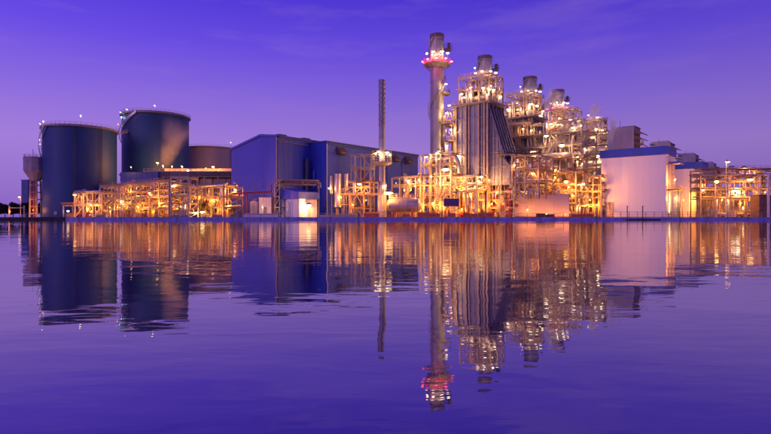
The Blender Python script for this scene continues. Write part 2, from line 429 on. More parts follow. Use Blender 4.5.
# ------------------------------------------------------------------ ground, quay and water
QY0 = 140.0
plain('ground', MB().box(-2500, 2500, QY0 + .6, 4500, -3, GZ), 'apron')
wm = bpy.data.materials.new('water'); wm.use_nodes = True; t_ = wm.node_tree; b_ = t_.nodes['Principled BSDF']
b_.inputs['Base Color'].default_value = (.09, .08, .11, 1); b_.inputs['Roughness'].default_value = 0
b_.inputs['IOR'].default_value = 1.7; b_.inputs['Specular IOR Level'].default_value = .5
g_ = t_.nodes.new('ShaderNodeNewGeometry')
prev = None
for scl, dist, st in ((.16, .020, (1, .8, 1)), (.5, .0085, (.8, 1, 1)), (1.3, .0052, (.6, 1, 1)), (3.5, .0022, (.45, 1, 1)), (11, .0006, (.4, 1, 1))):
    mpn = t_.nodes.new('ShaderNodeMapping'); mpn.inputs['Scale'].default_value = st; mpn.inputs['Rotation'].default_value = (0, 0, .18)
    t_.links.new(g_.outputs['Position'], mpn.inputs[0])
    n_ = t_.nodes.new('ShaderNodeTexNoise'); n_.inputs['Scale'].default_value = scl; n_.inputs['Detail'].default_value = 2
    n_.inputs['Distortion'].default_value = .4
    t_.links.new(mpn.outputs[0], n_.inputs['Vector'])
    bp = t_.nodes.new('ShaderNodeBump'); bp.inputs['Strength'].default_value = 1; bp.inputs['Distance'].default_value = dist
    t_.links.new(n_.outputs[0], bp.inputs['Height'])
    if prev: t_.links.new(prev.outputs[0], bp.inputs['Normal'])
    prev = bp
t_.links.new(prev.outputs[0], b_.inputs['Normal'])
gl_ = t_.nodes.new('ShaderNodeBsdfGlossy'); gl_.inputs['Roughness'].default_value = 0; gl_.inputs['Color'].default_value = (.92, .88, .92, 1)
t_.links.new(prev.outputs[0], gl_.inputs['Normal'])
mx_ = t_.nodes.new('ShaderNodeMixShader'); mx_.inputs[0].default_value = .24
t_.links.new(b_.outputs[0], mx_.inputs[1]); t_.links.new(gl_.outputs[0], mx_.inputs[2])
t_.links.new(mx_.outputs[0], t_.nodes['Material Output'].inputs['Surface'])
MATS['water'] = wm
plain('water', MB().add([(-900,-120,0),(900,-120,0),(900,QY0+.3,0),(-900,QY0+.3,0)], [(0,1,2,3)]), 'water')

qw = T('quay_wall', 'low blue painted concrete quay wall running along the waterline', 'quay wall', 0, QY0, -1.5)
rng = random.Random(4)
qw.cube('footing', -190, 190, .1, .62, 0, 2.05, 'concrete')
x = wx(-60, QY0); k = 0
while x < wx(840, QY0):
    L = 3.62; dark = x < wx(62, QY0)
    o = qw.cube('panel', x + .04, x + L - .04, -.12 + rng.uniform(-.02,.02), .1, .3, 2.22 + rng.uniform(-.012, .012), 'quay_dark' if dark else 'quay_blue')
    qw.cube('cap', x + .01, x + L - .01, -.16, .64, 2.232, 2.29, 'quay_dark' if dark else 'quay_blue')
    qw.part('scupper', MB().tube([(x+L-.25,-.2,2.0),(x+L-.25,.05,2.0)], .09, 8), 'black', smooth=True)
    x += L

# ------------------------------------------------------------------ trees, water tower and blue tower at far left
def leaf_crown(rng, rx, ry, rz, zc, n, s, lobes=9):
    b = MB(); L = []
    for i in range(lobes):
        a = rng.uniform(0, 6.28); q = rng.uniform(.1, .75)
        L.append((math.cos(a)*rx*q, math.sin(a)*ry*q, zc + rng.uniform(-.55,.75)*rz, rng.uniform(.28,.5)))
    for i in range(n):
        lx, ly, lz, lr = rng.choice(L)
        d = Vector((rng.gauss(0,1), rng.gauss(0,1), rng.gauss(0,1))).normalized() * (rng.random() ** .4)
        c = Vector((lx + d.x*rx*lr, ly + d.y*ry*lr, lz + d.z*rz*lr))
        u = Vector((rng.gauss(0,1), rng.gauss(0,1), rng.gauss(0,1))).normalized(); v = u.orthogonal().normalized()
        q = s * rng.uniform(.5, 1.3)
        b.add([c - u*q, c + v*q*.55, c + u*q, c - v*q*.55], [(0,1,2,3)])
    return b
def tree(name, label, x, y, h, r, seed, m='leaf_dark', n=700, s=.4, group=None):
    rg = random.Random(seed); t = T(name, label, 'tree' if h > 3 else 'shrub', x, y, GZ, 0, group)
    b = MB(); zc = h * .62
    b.tube([(0,0,-.1),(.1,0,h*.3),(.0,.1,h*.75)], [h*.03, h*.022, h*.008], 7)
    for i in range(6):
        a = i * 1.05 + rg.random(); z0 = h * rg.uniform(.25,.5)
        b.tube([(0.05,0,z0),(math.cos(a)*r*.35, math.sin(a)*r*.35, z0+h*.15),(math.cos(a)*r*.65, math.sin(a)*r*.65, z0+h*.25)], [h*.012,h*.008,h*.004], 5)
    t.part('trunk', b, 'bark'); t.part('crown', leaf_crown(rg, r, r, h*.42, zc, n, s), m); return t
tl = ['low dark tree at the far left edge of the photo', 'dark tree left of the pole with the orange lamp', 'dark tree just behind the orange street lamp', 'dark tree between the street lamp and the slim blue tower',
      'dark tree at the foot of the slim blue tower', 'dark tree behind the lit legs of the water tower', 'dark tree between the water tower and the big blue tank', 'short dark tree hugging the left side of the big blue tank']
for i, (px, h) in enumerate([(-4, 6.0), (5, 5.6), (13, 6.2), (20, 5.4), (27, 5.8), (35, 6.0), (42, 5.6), (48, 5.2)]):
    Y = 206 + (i % 3) * 7; tree('tree', tl[i], wx(px, Y), Y, h, 3.2, 40 + i, 'leaf_dark', 900, .45, 'dark trees behind the quay at far left')

t = T('blue_tower', 'slim plain blue tower behind the water tower at far left', 'tower', wx(28, 250), 250, GZ, R(-12))
hh = wz(181, 250) - GZ
t.cube('shell', -1.8, 1.8, -1.8, 1.8, 0, hh, 'far_blue')
for i in range(5): t.cube('panel', -1.7 + i*.7, -1.7 + i*.7 + .6, -1.86, -1.8, .5, hh - .4, 'far_blue')
t.cube('parapet', -1.95, 1.95, -1.95, 1.95, hh, hh + .5, 'far_blue')
t.cube('door', -.5, .5, -1.9, -1.863, 0, 2.1, 'steel_mid')

Y = 195
t = T('water_tower', 'concrete water tower with funnel shaped tank on lit red legs', 'water tower', wx(35.5, Y), Y)
z1, z2, z3, z4 = [wz(q, Y) - GZ for q in (181, 171, 159, 149)]
rt, rs = 11.3 * Y / F * .93, 4.6 * Y / F * .9
t.part('tank', MB().lathe([(.02,z1),(rs*1.05,z1),(rt,z2),(rt,z3),(rt*1.03,z3),(rt*1.03,z3+.25),(rt*.9,z3+.3),(.02,z3+.7)], 12, a0=.26, a1=.26+2*math.pi), 'tower_concrete')
for sx in (-1, 1):
    for sy in (-1, 1):
        t.mem('leg', (sx*rs*.85, sy*rs*.85, 0), (sx*rs*.75, sy*rs*.75, z1), .5, 'cream', 'l')
t.mem('riser_pipe', (0,0,0), (0,0,z1), .7, 'red_pipe', 'o')
for i in range(5):
    z = z1 * (i + .6) / 5.2
    for a, b in (((-1,-1),(1,-1)), ((1,-1),(1,1)), ((1,1),(-1,1)), ((-1,1),(-1,-1))):
        t.mem('beam', (a[0]*rs*.8, a[1]*rs*.8, z), (b[0]*rs*.8, b[1]*rs*.8, z), .28, 'cream', 'l')
t.part('ladder', ladder_mb(MB(), rs*.2, -rs*.95, 0, z1), 'red_pipe')
t.part('handrail', rail_mb(MB(), [(rt*.95*math.cos(a*math.pi/6), rt*.95*math.sin(a*math.pi/6), z3+.3) for a in range(12)], closed=True), 'steel_dark')
t.part('antenna', MB().tube([(-.9,0,z3+.3),(-.9,0,z4)], .09, 6).tube([(-.9,0,z4-1.2),(-.3,0,z4-1.2)], .05, 5).tube([(.4,0,z3+.5),(.4,0,z4-1.6)], .06, 5), 'steel_dark')
lampx(t, 33, 210, Y-3.5, 'sod', 900, .22, .6)

def pole_lamp(label, px, pyl, Y, kind='sod', power=2500, size=.4, arm=.9, group='lamp posts on the plant ground', name='lamp_post'):
    t = T(name, label, 'lamp post', wx(px, Y), Y, GZ, 0, group)
    h = wz(pyl, Y) - GZ
    t.part('pole', MB().tube([(0,.5,0),(0,.5,h*.5),(0,.5,h+.4),(0,.35,h+.75),(0,0,h+.7)], [.13,.10,.07,.06,.05], 8), 'galv', smooth=True)
    t.part('base_plate', MB().box(-.25,.25,.25,.75,0,.06), 'galv')
    lamp(t, (0,0,h), kind, power, size, 0, name='lantern'); return t
pole_lamp('lamp post with an orange lantern beside the slim blue tower', 19.5, 197, 190, 'sod', 1200, .42)

# frames lit orange at the far left ground
t = T('pipe_goalpost', 'low pale goalpost frame in front of the dark trees', 'frame', wx(18, 185), 185)
for q in (-3.0, 2.1): t.mem('post', (q,0,0), (q,0,4.2), .3, 'cream', 'l')
t.mem('crossbar', (-3.2,0,3.4), (2.4,0,3.4), .22, 'cream', 'l')
lamp(t, (-2.4,-.4,2.2), 'sod', 350, .12, .4)

# ------------------------------------------------------------------ storage tanks
def storage_tank(name, label, px, Y, r, h, m, stair=(200, 275), seed=1, lad=(250,), dirt='steel_dark'):
    t = T(name, label, 'tank', wx(px, Y), Y)
    b = MB(); nc = 8
    prof = [(r, 0)]
    for i in range(1, nc + 1):
        z = h * i / nc
        prof += [(r, z - .05), (r + .045, z - .04), (r + .045, z + .0), (r, z + .01)] if i < nc else [(r, z)]
    t.part('shell', b.lathe(prof, 96), m, smooth=True)
    t.part('roof', MB().lathe([(r+.02,h),(r*.6,h+.55),(.05,h+.9)], 64), m, smooth=True)
    t.part('wind_girder', MB().lathe([(r+.01,h-.7),(r+.75,h-.7),(r+.75,h-.5),(r+.01,h-.45)], 96), 'steel_mid')
    t.part('top_ring', MB().lathe([(r+.01,h-.2),(r+.16,h-.2),(r+.16,h+.02),(r-.1,h+.05)], 96), 'steel_dark')
    n = 48
    t.part('handrail', rail_mb(MB(), [((r+.6)*math.cos(2*math.pi*i/n), (r+.6)*math.sin(2*math.pi*i/n), h-.5) for i in range(n)], 1.3, True, 2.2), 'steel_pale')
    b = MB(); a0, a1 = stair; ns = 70; st = MB()
    for i in range(ns):
        q0 = R(a0 + (a1 - a0) * i / ns); q1 = R(a0 + (a1 - a0) * (i + 1) / ns); z0 = .4 + (h - .8) * i / ns; z1 = .4 + (h - .8) * (i + 1) / ns
        for rr in (r + .15, r + 1.0):
            b.bar((rr*math.cos(q0), rr*math.sin(q0), z0), (rr*math.cos(q1), rr*math.sin(q1), z1), .1, .46)
        rr = r + 1.0
        b.bar((rr*math.cos(q0), rr*math.sin(q0), z0+1.1), (rr*math.cos(q1), rr*math.sin(q1), z1+1.1), .07)
        b.bar((rr*math.cos(q0), rr*math.sin(q0), z0), (rr*math.cos(q0), rr*math.sin(q0), z0+1.1), .05)
        st.bar(((r+.15)*math.cos(q0), (r+.15)*math.sin(q0), z0), ((r+1.0)*math.cos(q0), (r+1.0)*math.sin(q0), z0), .3, .05)
    o = t.part('stair', b, 'galv'); t.part('treads', st, 'steel_mid', o)['kind'] = 'stuff'
    for a in lad:
        q = R(a)
        o = t.part('ladder', ladder_mb(MB(), (r+.35)*math.cos(q), (r+.35)*math.sin(q), .2, h-.6, (-math.sin(q), math.cos(q)), .45, False, (math.cos(q), math.sin(q))), dirt)
        p = [((r+.3)*math.cos(q+.05), (r+.3)*math.sin(q+.05), zz) for zz in (.3, h-.3)]
        t.pipe(p, .08, 'navy', name='riser_pipe')
    t.part('manhole', MB().tube([((r-.1)*math.cos(R(262)), (r-.1)*math.sin(R(262)), 1.6), ((r+.35)*math.cos(R(262)), (r+.35)*math.sin(R(262)), 1.6)], .7, 16), 'steel_mid', smooth=True)
    t.part('nozzle', MB().tube([((r-.1)*math.cos(R(292)), (r-.1)*math.sin(R(292)), 2.0), ((r+1.2)*math.cos(R(292)), (r+1.2)*math.sin(R(292)), 2.0)], .3, 10), 'steel_mid', smooth=True)
    return t
def mast(t, ang, r, h, hl, kind='white', power=500, size=.28):
    q = R(ang); x, y = r*math.cos(q), r*math.sin(q)
    o = t.part('mast', MB().tube([(x,y,h-.5),(x,y,h+hl)], .06, 6), 'galv')
    lamp(t, (x, y, h + hl), kind, power, size, 0)
YA = 200.0; RA = 12.1; HA = wz(129.5, YA) - GZ
tA = storage_tank('storage_tank', 'tallest looking dark blue tank at far left beside the water tower', 80.5, YA, RA, HA, 'navy', (84, 243), 1, (289, 330))
tA.o['label'] = 'wide dark blue storage tank at far left beside the water tower'
mast(tA, 216, RA+.5, HA, .8); mast(tA, 235, RA+.5, HA, 1.2); mast(tA, 300, RA-2, HA, 3.4); mast(tA, 200, RA+1, HA-5.5, 1.0, 'white', 300, .25); mast(tA, 197, RA+1, HA-7, 1.0, 'green', 300, .22)
lampx(tA, 52, 198.5, YA - 7.6, 'sod', 450, .5, .6, drop=False)
YB = 228.0; RB = 13.1; HB = wz(116.5, YB) - GZ
tB = storage_tank('storage_tank', 'tall dark blue storage tank standing between two other tanks', 156, YB, RB, HB, 'navy', (-38, 262), 2, (336,))
mast(tB, 208, RB+.5, HB, .6, 'green', 500); mast(tB, 222, RB+.5, HB-3, 1, 'green', 500, .3); mast(tB, 240, RB+.5, HB, .6, 'green', 350); mast(tB, 290, RB-3, HB, 2.6)
mast(tB, 203, RB+1.2, HB-5, .6, 'white', 300, .25)
YC = 257.0
tC = storage_tank('storage_tank', 'shorter grey brown tank left of the blue turbine hall', 211, YC, 12.9, wz(149.5, YC) - GZ, 'tank_grey', (60, 150), 3, (330,))
mast(tC, 200, 13, wz(149.5, YC)-GZ, 2.4); mast(tC, 330, 13, wz(149.5, YC)-GZ, 2.4)
# walkway bridging the two blue tanks
xa, ya = tA.o.location.x, tA.o.location.y; xb, yb = tB.o.location.x, tB.o.location.y
d = Vector((xb-xa, yb-ya, 0)).normalized()
t = T('tank_walkway', 'narrow sloping steel walkway bridging the two dark blue tanks', 'walkway', 0, 0)
a = Vector((xa, ya, HA-.6)) + d*(RA+.7); b = Vector((xb, yb, HA+1.5)) - d*(RB+.3)
t.mem('deck', a, b, 1.1, 'steel_mid', 'l', .15)
for sgn in (-.55, .55):
    off = Vector((-d.y, d.x, 0)) * sgn; t.part('handrail', rail_mb(MB(), [a+off, b+off]), 'steel_pale')

# ------------------------------------------------------------------ raised pump deck and pipe racks in front of the tanks
SEED = [10]
def rg():
    SEED[0] += 1; return random.Random(SEED[0])
# plinth and bright collars at tank feet
t = T('pump_deck', 'dark raised equipment deck below the tall tank with an orange lit rear wall', 'equipment deck', wx(232, 190), 190, GZ, 0)
L = wx(232, 190) - wx(122, 190); zt = wz(176, 190) - GZ; r_ = rg()
frame(t, -L, 0, 0, 9, [zt*.35, zt*.7, zt], 8, 1, .4, .4, 'steel_mid', brace=.3, pipes=3, rng=r_, pm=('steel_mid','rust','silver','steel_pale'))
t.cube('roof_slab', -L-.6, .6, -.8, 9.8, zt+.02, zt+.75, 'steel_dark')
t.cube('roof_slab', -L*.8, .3, -.4, 9.4, zt+.78, zt+1.5, 'steel_dark')
for i in range(7): t.cube('enclosure_panel', -L+i*1.9, -L+i*1.9+1.84, -1.3, -1.0, zt-3.2, zt+1.2, 'blue_roof')
t.cube('enclosure', -L, -L+13.3, -.98, 5, zt-3.2, zt+1.2, 'blue_roof')
t.cube('rear_wall', -L*.72, 0, 10.2, 10.6, zt, zt+3.6, 'cream')
for i in range(14): t.cube('wall_panel', -L*.72 + i*2.0, -L*.72+i*2.0+1.9, 10.1, 10.19, zt+1.55, zt+3.5, 'cream')
t.part('handrail', rail_mb(MB(), [(-L*.8,-.3,zt+1.5),(.2,-.3,zt+1.5)], 1.1), 'steel_pale')
for px, py, k in ((157.5, 163, 'sod'), (188, 170.5, 'warm'), (213, 167, 'sod')):
    lampx(t, px, py, 197, k, 5200, .34, 1.0)
lampx(t, 131, 167, 188, 'sod', 900, .32, 1.0)
for px, py in ((163, 164), (172, 164), (182, 164.5), (206, 166), (222, 167)): lampx(t, px, py + 2, 204, 'sod', 9000, .2, .8)

Yr = 150
t = T('pipe_rack', 'small orange lit two level pipe rack before the wide blue tank', 'pipe rack', wx(102, Yr), Yr, GZ, R(-6))
L = wx(102, Yr) - wx(73, Yr); r_ = rg(); z1, z2 = wz(205, Yr)-GZ, wz(192.5, Yr)-GZ
frame(t, -L, 0, 0, 5, [z1, z2], 3, 1, .3, .3, 'steel_pale', brace=.9, pipes=3, verts=8, rng=r_, rails=(z1,))
frame(t, -L-3.6, -L, 0.2, 4, [z1], 1, 1, .25, .25, 'steel_pale', brace=0, pipes=1, rng=r_)
clutter(t, -L-2, -.5, 1, 4, 9, r_, 2.4)
lampx(t, 75, 195, Yr-1.5, 'sod', 2600, .38, .8); lampx(t, 68, 211, Yr-1, 'white', 900, .34, .6); lampx(t, 91, 205, Yr-1, 'sod', 1800, .28, .6); lampx(t, 88, 209, Yr+3, 'sod', 1800, .25, .6)

o0 = (wx(169, 147), 147.0)
def prack(label, corner, pxl, depth, tops, nx, seedpipes=3, **k):
    "plant-aligned rack whose near right corner is given as (px, Y) and left end as px"
    o = (wx(corner[0], corner[1]), corner[1]); L = -along(o, P_, pxl)
    t = T('pipe_rack', label, 'pipe rack', o[0], o[1], GZ, AX)
    zs = [wz(py, corner[1]) - GZ for py in tops]
    r_ = rg(); cl = k.pop('clut', 6); zc = k.pop('cz', 2.6)
    frame(t, -L, 0, 0, depth, zs, nx, k.pop('ny', 1), pipes=seedpipes, rng=r_, **k)
    clutter(t, -L+1, -1, 1, depth-.5, cl, r_, zc)
    busy(t, -L, 0, -.5, depth*.6, .3, max(zs), int(L*1.6), r_)
    t.part('ladder', ladder_mb(MB(), -L*r_.uniform(.2,.8), -.45, 0, max(zs), cage=True), 'steel_pale')
    zz_ = [0] + list(zs)
    xx_ = -L*r_.uniform(.35,.75)
    for i_ in range(min(3, len(zz_)-1)):
        t.part('stair', stair_mb(MB(), xx_-(1.2 if i_ % 2 else -1.2), xx_+(1.2 if i_ % 2 else -1.2), -1.3, zz_[i_], zz_[i_+1]), 'steel_pale')
    for z in zs:                                   # small fill lamps added under each level to warm the rack
        for i in range(max(1, int(L / 7))):
            if z < 13: lamp(t, (-L*(i+r_.uniform(.2,.8))/max(1, int(L/7)), r_.uniform(.4, depth*.7), z-.75), 'sod', 620, .16, 0, name='fill_lamp')
    return t, L, zs
t, L, zs = prack('long five level pipe rack running toward the water below the tanks', (169, 147), 100, 6, (208, 202, 196, 189, 181.5), 8, (2,3,3,3,2), brace=.12, verts=16, clut=18, rails=())
t.part('handrail', rail_mb(MB(), [(-L,-.2,zs[-1]),(0,-.2,zs[-1])], 1.1), 'steel_pale')
for px, py, Y, k, pw in ((149.5, 193, 151, 'sod', 2600), (121, 201, 163, 'warm', 2600), (160, 203, 150, 'sod', 2000), (138, 207, 156, 'sod', 2000), (110, 207, 168, 'sod', 2000), (128, 190, 161, 'sod', 1500)):
    lampx(t, px, py, Y, k, pw, .36 if pw > 2100 else .24, .8)
Yr = 146
t = T('pipe_rack', 'tall narrow braced steel tower in the middle of the left racks', 'pipe rack', wx(188.5, Yr), Yr, GZ, R(-8)); r_ = rg()
L = (wx(188.5, Yr) - wx(169.5, Yr)); zs = [wz(q, Yr)-GZ for q in (212, 203, 195, 186, 177)]
frame(t, -L, 0, 0, 5, zs, 1, 1, .38, .34, 'steel_pale', brace=.9, pipes=2, verts=4, rng=r_, rails=())
t.part('handrail', rail_mb(MB(), [(-L,-.1,zs[-1]),(0,-.1,zs[-1])], 1.1), 'steel_pale')
lampx(t, 174.5, 185.5, Yr+1, 'warm', 2600, .34, .8); lampx(t, 180, 206, Yr+3, 'sod', 1800, .22, .6)
t, L, zs = prack('three level corner pipe rack with an orange lamp left of the hall', (223.5, 150), 190, 6.5, (207, 196.5, 186), 3, (3,3,2), brace=.5, verts=10, clut=12, rails=())
for px, py, Y, k, pw, s in ((235, 189.5, 153, 'sod', 3200, .42), (202.5, 212, 152, 'warm', 3400, .55), (212, 200, 152, 'sod', 2200, .24), (195, 197, 158, 'sod', 2200, .24), (228, 205, 152, 'sod', 1800, .2)):
    lampx(t, px, py, Y, k, pw, s, .8)
for i, (px, Y, h) in enumerate(((178, 153, 5.2), (184, 156, 6.0), (205, 160, 4.6), (213, 158, 4.8), (229, 157, 3.4))):
    tree('tree' if h > 3.5 else 'shrub', ['bright green tree behind the tall narrow braced tower, nearer its left leg', 'bright green tree right behind the upper lamp of the braced tower', 'green tree inside the left bay of the corner pipe rack',
        'green tree inside the right bay of the corner pipe rack', 'low green shrub under the orange lamp beside the turbine hall'][i], wx(px, Y), Y, h, 1.9, 70 + i, 'leaf', 420, .3)

# ------------------------------------------------------------------ blue turbine hall
c1 = (wx(277, 158), 158.0); H1 = 24.1; LG = -along(c1, P_, 231.5); L1 = along(c1, Q_, 310) 
t = T('turbine_hall', 'big blue clad turbine hall with a low gable and wall vents', 'hall', c1[0], c1[1], GZ, AX)
sA = -along(c1, P_, 261); HL, HAx = 22.0, 25.0
def hprof(dx): return [(-LG+dx, 0), (-dx, 0), (-dx, H1-.15), (-sA, HAx-.15), (-LG+dx, HL-.15)]
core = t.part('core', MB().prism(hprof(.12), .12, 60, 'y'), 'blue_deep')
def ztop(xx): return (H1 + (HAx-H1)*(-xx)/sA) if -xx < sA else HAx + (HL-HAx)*((-xx)-sA)/(LG-sA)
npan = 12
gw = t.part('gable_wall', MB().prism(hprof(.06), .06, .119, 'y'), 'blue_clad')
for i in range(npan):
    xa_, xb_ = -LG + LG*i/npan + .01, -LG + LG*(i+1)/npan - .01
    prof = [(xa_,0),(xb_,0),(xb_,ztop(xb_)-.1)] + ([(-sA, HAx-.1)] if xa_ < -sA < xb_ else []) + [(xa_,ztop(xa_)-.1)]
    b = MB().prism(prof, 0, .06, 'y')
    for q in (.25, .5, .75):
        xm = xa_ + (xb_-xa_)*q; b.box(xm-.04, xm+.04, -.02, 0, 0, ztop(xm)-.2)
    t.part('panel', b, 'blue_clad', gw)
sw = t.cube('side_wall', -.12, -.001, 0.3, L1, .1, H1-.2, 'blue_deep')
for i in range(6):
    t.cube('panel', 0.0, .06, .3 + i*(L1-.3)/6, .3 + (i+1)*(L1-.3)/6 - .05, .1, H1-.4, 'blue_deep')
b = MB(); 
for (xa_, za), (xb_, zb) in (((.35, H1+.02), (-sA, HAx+.05)), ((-sA, HAx+.05), (-LG-.35, HL))):
    b.prism([(xa_,za-.12),(xb_,zb-.12),(xb_,zb+.12),(xa_,za+.12)], -.35, 60.2, 'y')
rf = t.part('roof', b, 'blue_roof')
t.part('fascia', MB().prism([(.36,H1-.5),(.36,H1+.14),(-sA,HAx+.18),(-LG-.36,HL+.12),(-LG-.36,HL-.5),(-sA,HAx-.45)], -.42, -.36, 'y'), 'blue_clad')
t.part('gutter', MB().box(.1, .45, .3, L1, H1-.55, H1-.2), 'blue_roof')
for yy in (6, 16, 28, 40, 52):
    t.part('roof_vent', MB().box(-sA-1.2,-sA+1.2,yy,yy+3,HAx-.2,HAx+.9), 'blue_roof', rf)
# second volume, standing forward
S2 = along((c1[0]+Q_[0]*L1, c1[1]+Q_[1]*L1), P_, 326); H2 = 23.0
o2 = (c1[0]+Q_[0]*L1+P_[0]*S2, c1[1]+Q_[1]*L1+P_[1]*S2); L2 = along(o2, Q_, 418)
t.part('annex_core', MB().box(-.5, S2-.1, L1+.1, L1+L2, 0, H2), 'blue_grey')
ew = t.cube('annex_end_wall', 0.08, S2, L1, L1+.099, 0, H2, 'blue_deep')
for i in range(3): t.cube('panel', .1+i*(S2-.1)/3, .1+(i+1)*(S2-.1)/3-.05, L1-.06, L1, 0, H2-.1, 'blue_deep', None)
nb = 18
for i in range(nb):
    t.cube('side_panel', S2-.1, S2, L1+.01 + L2*i/nb, L1+L2*(i+1)/nb - .025, 0, H2-.1, 'blue_grey')
t.cube('annex_roof', -.4, S2+.35, L1-.3, L1+L2+.3, H2+.003, H2+.35, 'blue_roof')
t.cube('annex_gutter', S2+.02, S2+.3, L1, L1+L2, H2-.6, H2-.15, 'blue_roof')
for i, px in enumerate((340, 394, 407)):
    y_ = L1 + along(o2, Q_, px); z_ = H2 - 2.1
    o = t.part('wall_vent', MB().prism([(S2,z_-1.2),(S2+1.9,z_-1.2),(S2+1.9,z_-.6),(S2,z_+1.1)], y_-1.5, y_+1.5, 'y'), 'brown_louvre')
    for k in range(4): t.part('slat', MB().box(S2+1.9, S2+1.97, y_-1.35, y_+1.35, z_-1.15+k*.14, z_-1.08+k*.14), 'steel_mid', o)
# drains and ducts
t.pipe([(.25,-.35,H1-.6),(.25,-.35,H1*.44),(-.5,-.35,H1*.36),(-.5,-.35,0)], .17, 'steel_pale', name='downpipe')
t.pipe([(.4,.2,H1-1.8),(.4,L1-1,H1-1.8)], .12, 'steel_mid', name='conduit')
t.pipe([(.9,L1-2.2,8),(.9,L1-2.2,H1*.75)], .55, 'steel_dark', name='vent_duct', n=12)
t.pipe([(.6,L1-.8,9),(2.6,L1-.8,9),(2.6,L1-.8,14.5)], .2, 'blue_grey', name='vent_pipe')
t.pipe([(S2+.25, L1+.2, H2-.6),(S2+.25,L1+.2,.2)], .16, 'white_paint', name='downpipe')
t.pipe([(S2+.2, L1+1, H2-2.8),(S2+.2,L1+L2-1,H2-2.8)], .1, 'steel_mid', name='conduit')
for q in (.35, .62, .8): t.pipe([(S2+.2, L1+L2*q, H2-2.8),(S2+.2,L1+L2*q,6)], .1, 'steel_mid', name='conduit')

# white tanks, red fire main and low white wall before the gable
t = T('white_tank', 'small white upright tank against the blue gable', 'tank', wx(254, 158), 158)
t.part('shell', MB().lathe([(.02,0),(1.15,0),(1.15,4.4),(1.0,4.7),(.4,4.9),(.02,4.95)], 24), 'white_paint', smooth=True)
t.part('ladder', ladder_mb(MB(), 0.3, -1.25, 0, 4.8, cage=False), 'steel_mid'); t.pipe([(0,0,4.8),(0,0,5.4),(.9,0,5.4)], .1, 'steel_pale')
t = T('white_cabin', 'square white equipment cabin between small tank and blue hall corner', 'cabin', wx(267, 156), 156, GZ, R(-15))
t.cube('body', -1.9, 1.9, -1.2, 1.2, .9, 5.6, 'white_paint'); t.cube('roof', -2.05, 2.05, -1.35, 1.35, 5.6, 5.8, 'white_paint')
t.part('legs', MB().box(-1.8,-1.5,-1.1,1.1,0,.9).box(1.5,1.8,-1.1,1.1,0,.9), 'steel_mid'); t.cube('door', -.5, .5, -1.25, -1.2, 1.0, 3.1, 'steel_mid')
for k in range(4): t.cube('rib', -1.6+k*.95, -1.5+k*.95, -1.26, -1.2, 3.3, 5.4, 'white_paint')
t = T('fire_main', 'red pipe bridge crossing in front of the blue gable wall', 'pipe', wx(247, 152), 152)
z_ = wz(193.5, 152) - GZ; xl, xr = wx(232, 152)-wx(247, 152), wx(271.5, 152)-wx(247, 152)
t.pipe([(xl,0,z_),(xr,0,z_+.4),(xr,0,z_+2.6)], .22, 'red_pipe'); t.pipe([(0,0,z_),(0,0,0)], .2, 'red_pipe')
t.pipe([(xr,.5,z_+.3),(xr,.5,0)], .16, 'red_pipe'); t.part('saddle', MB().box(-.3,.3,-.4,.4,0,.3), 'concrete')
t.part('hydrant', MB().lathe([(.02,0),(.25,0),(.25,1.0),(.35,1.05),(.2,1.35),(.02,1.4)], 12, 1.4, -.6).lathe([(.02,0),(.25,0),(.25,.9),(.35,.95),(.2,1.2),(.02,1.3)], 12, 2.3, -.5), 'red_pipe', smooth=True)
t = T('low_wall', 'low white panel wall on the quay before the blue gable', 'wall', wx(244, 146), 146)
for i in range(8): t.cube('panel', i*1.15, i*1.15+1.1, 0, .12, 0, 1.15 + (i % 2)*.04, 'white_paint')
t.cube('rail', 0, 9.2, -.05, -.003, .9, 1.0, 'red_pipe')
pole_lamp('lamp post with a warm lantern beside the small white tank', 262.5, 207, 150, 'warm', 900, .2)

# ------------------------------------------------------------------ white shed with sloping roof, pipe bridge over it
o = (wx(299, 147), 147.0); Ls = -along(o, P_, 281.5); Ds = along(o, Q_, 317)
t = T('lean_to_shed', 'white shed with a blue lean-to roof and a bright wall lamp', 'shed', o[0], o[1], GZ, AX)
zl, zr = wz(197.5, 147)-GZ, wz(198.5, 147)-GZ
t.cube('wall', -Ls, 0, 0, Ds, 0, 5.2, 'white_clad')
t.part('roof', MB().prism([(-Ls-.5, 8.2),(.5, 6.9),(.5,5.2),(-Ls-.5,5.2)], -.5, Ds+.5, 'y'), 'blue_grey')
t.part('roof_sheet', MB().prism([(-Ls-.6, 8.36),(.6, 7.02),(.6,6.92),(-Ls-.6,8.22)], -.6, Ds+.6, 'y'), 'blue_clad')
for i in range(3):
    d_ = t.cube('roller_door', -Ls+.5+i*1.45, -Ls+1.8+i*1.45, -.07, -.003, .1, 4.4, 'white_paint')
    for k in range(8): t.cube('slat', -Ls+.5+i*1.45, -Ls+1.8+i*1.45, -.1, -.071, .2+k*.52, .62+k*.52, 'white_paint')
t.cube('door', .003, .06, Ds*.45, Ds*.45+1.1, 0, 2.3, 'cream'); t.cube('corner_trim', -.15, .02, -.02, .15, 0, 5.2, 'cream')
lamp(t, (.9, Ds*.42, 3.4), 'warm', 2600, .62, 0, name='wall_lamp'); t.mem('lamp_arm', (0,Ds*.42,3.9), (.9,Ds*.42,4.0), .1, 'steel_mid', 'l')
t = T('pipe_bridge', 'laddered pipe bridge passing behind the white shed roof', 'pipe bridge', wx(277.5, 150), 150, GZ, AX); r_ = rg()
frame(t, -1.0, 1.0, 0, 1.6, [3, 6, 9, 10.6], 1, 1, .22, .22, 'steel_mid', brace=.8, pipes=0, rng=r_)
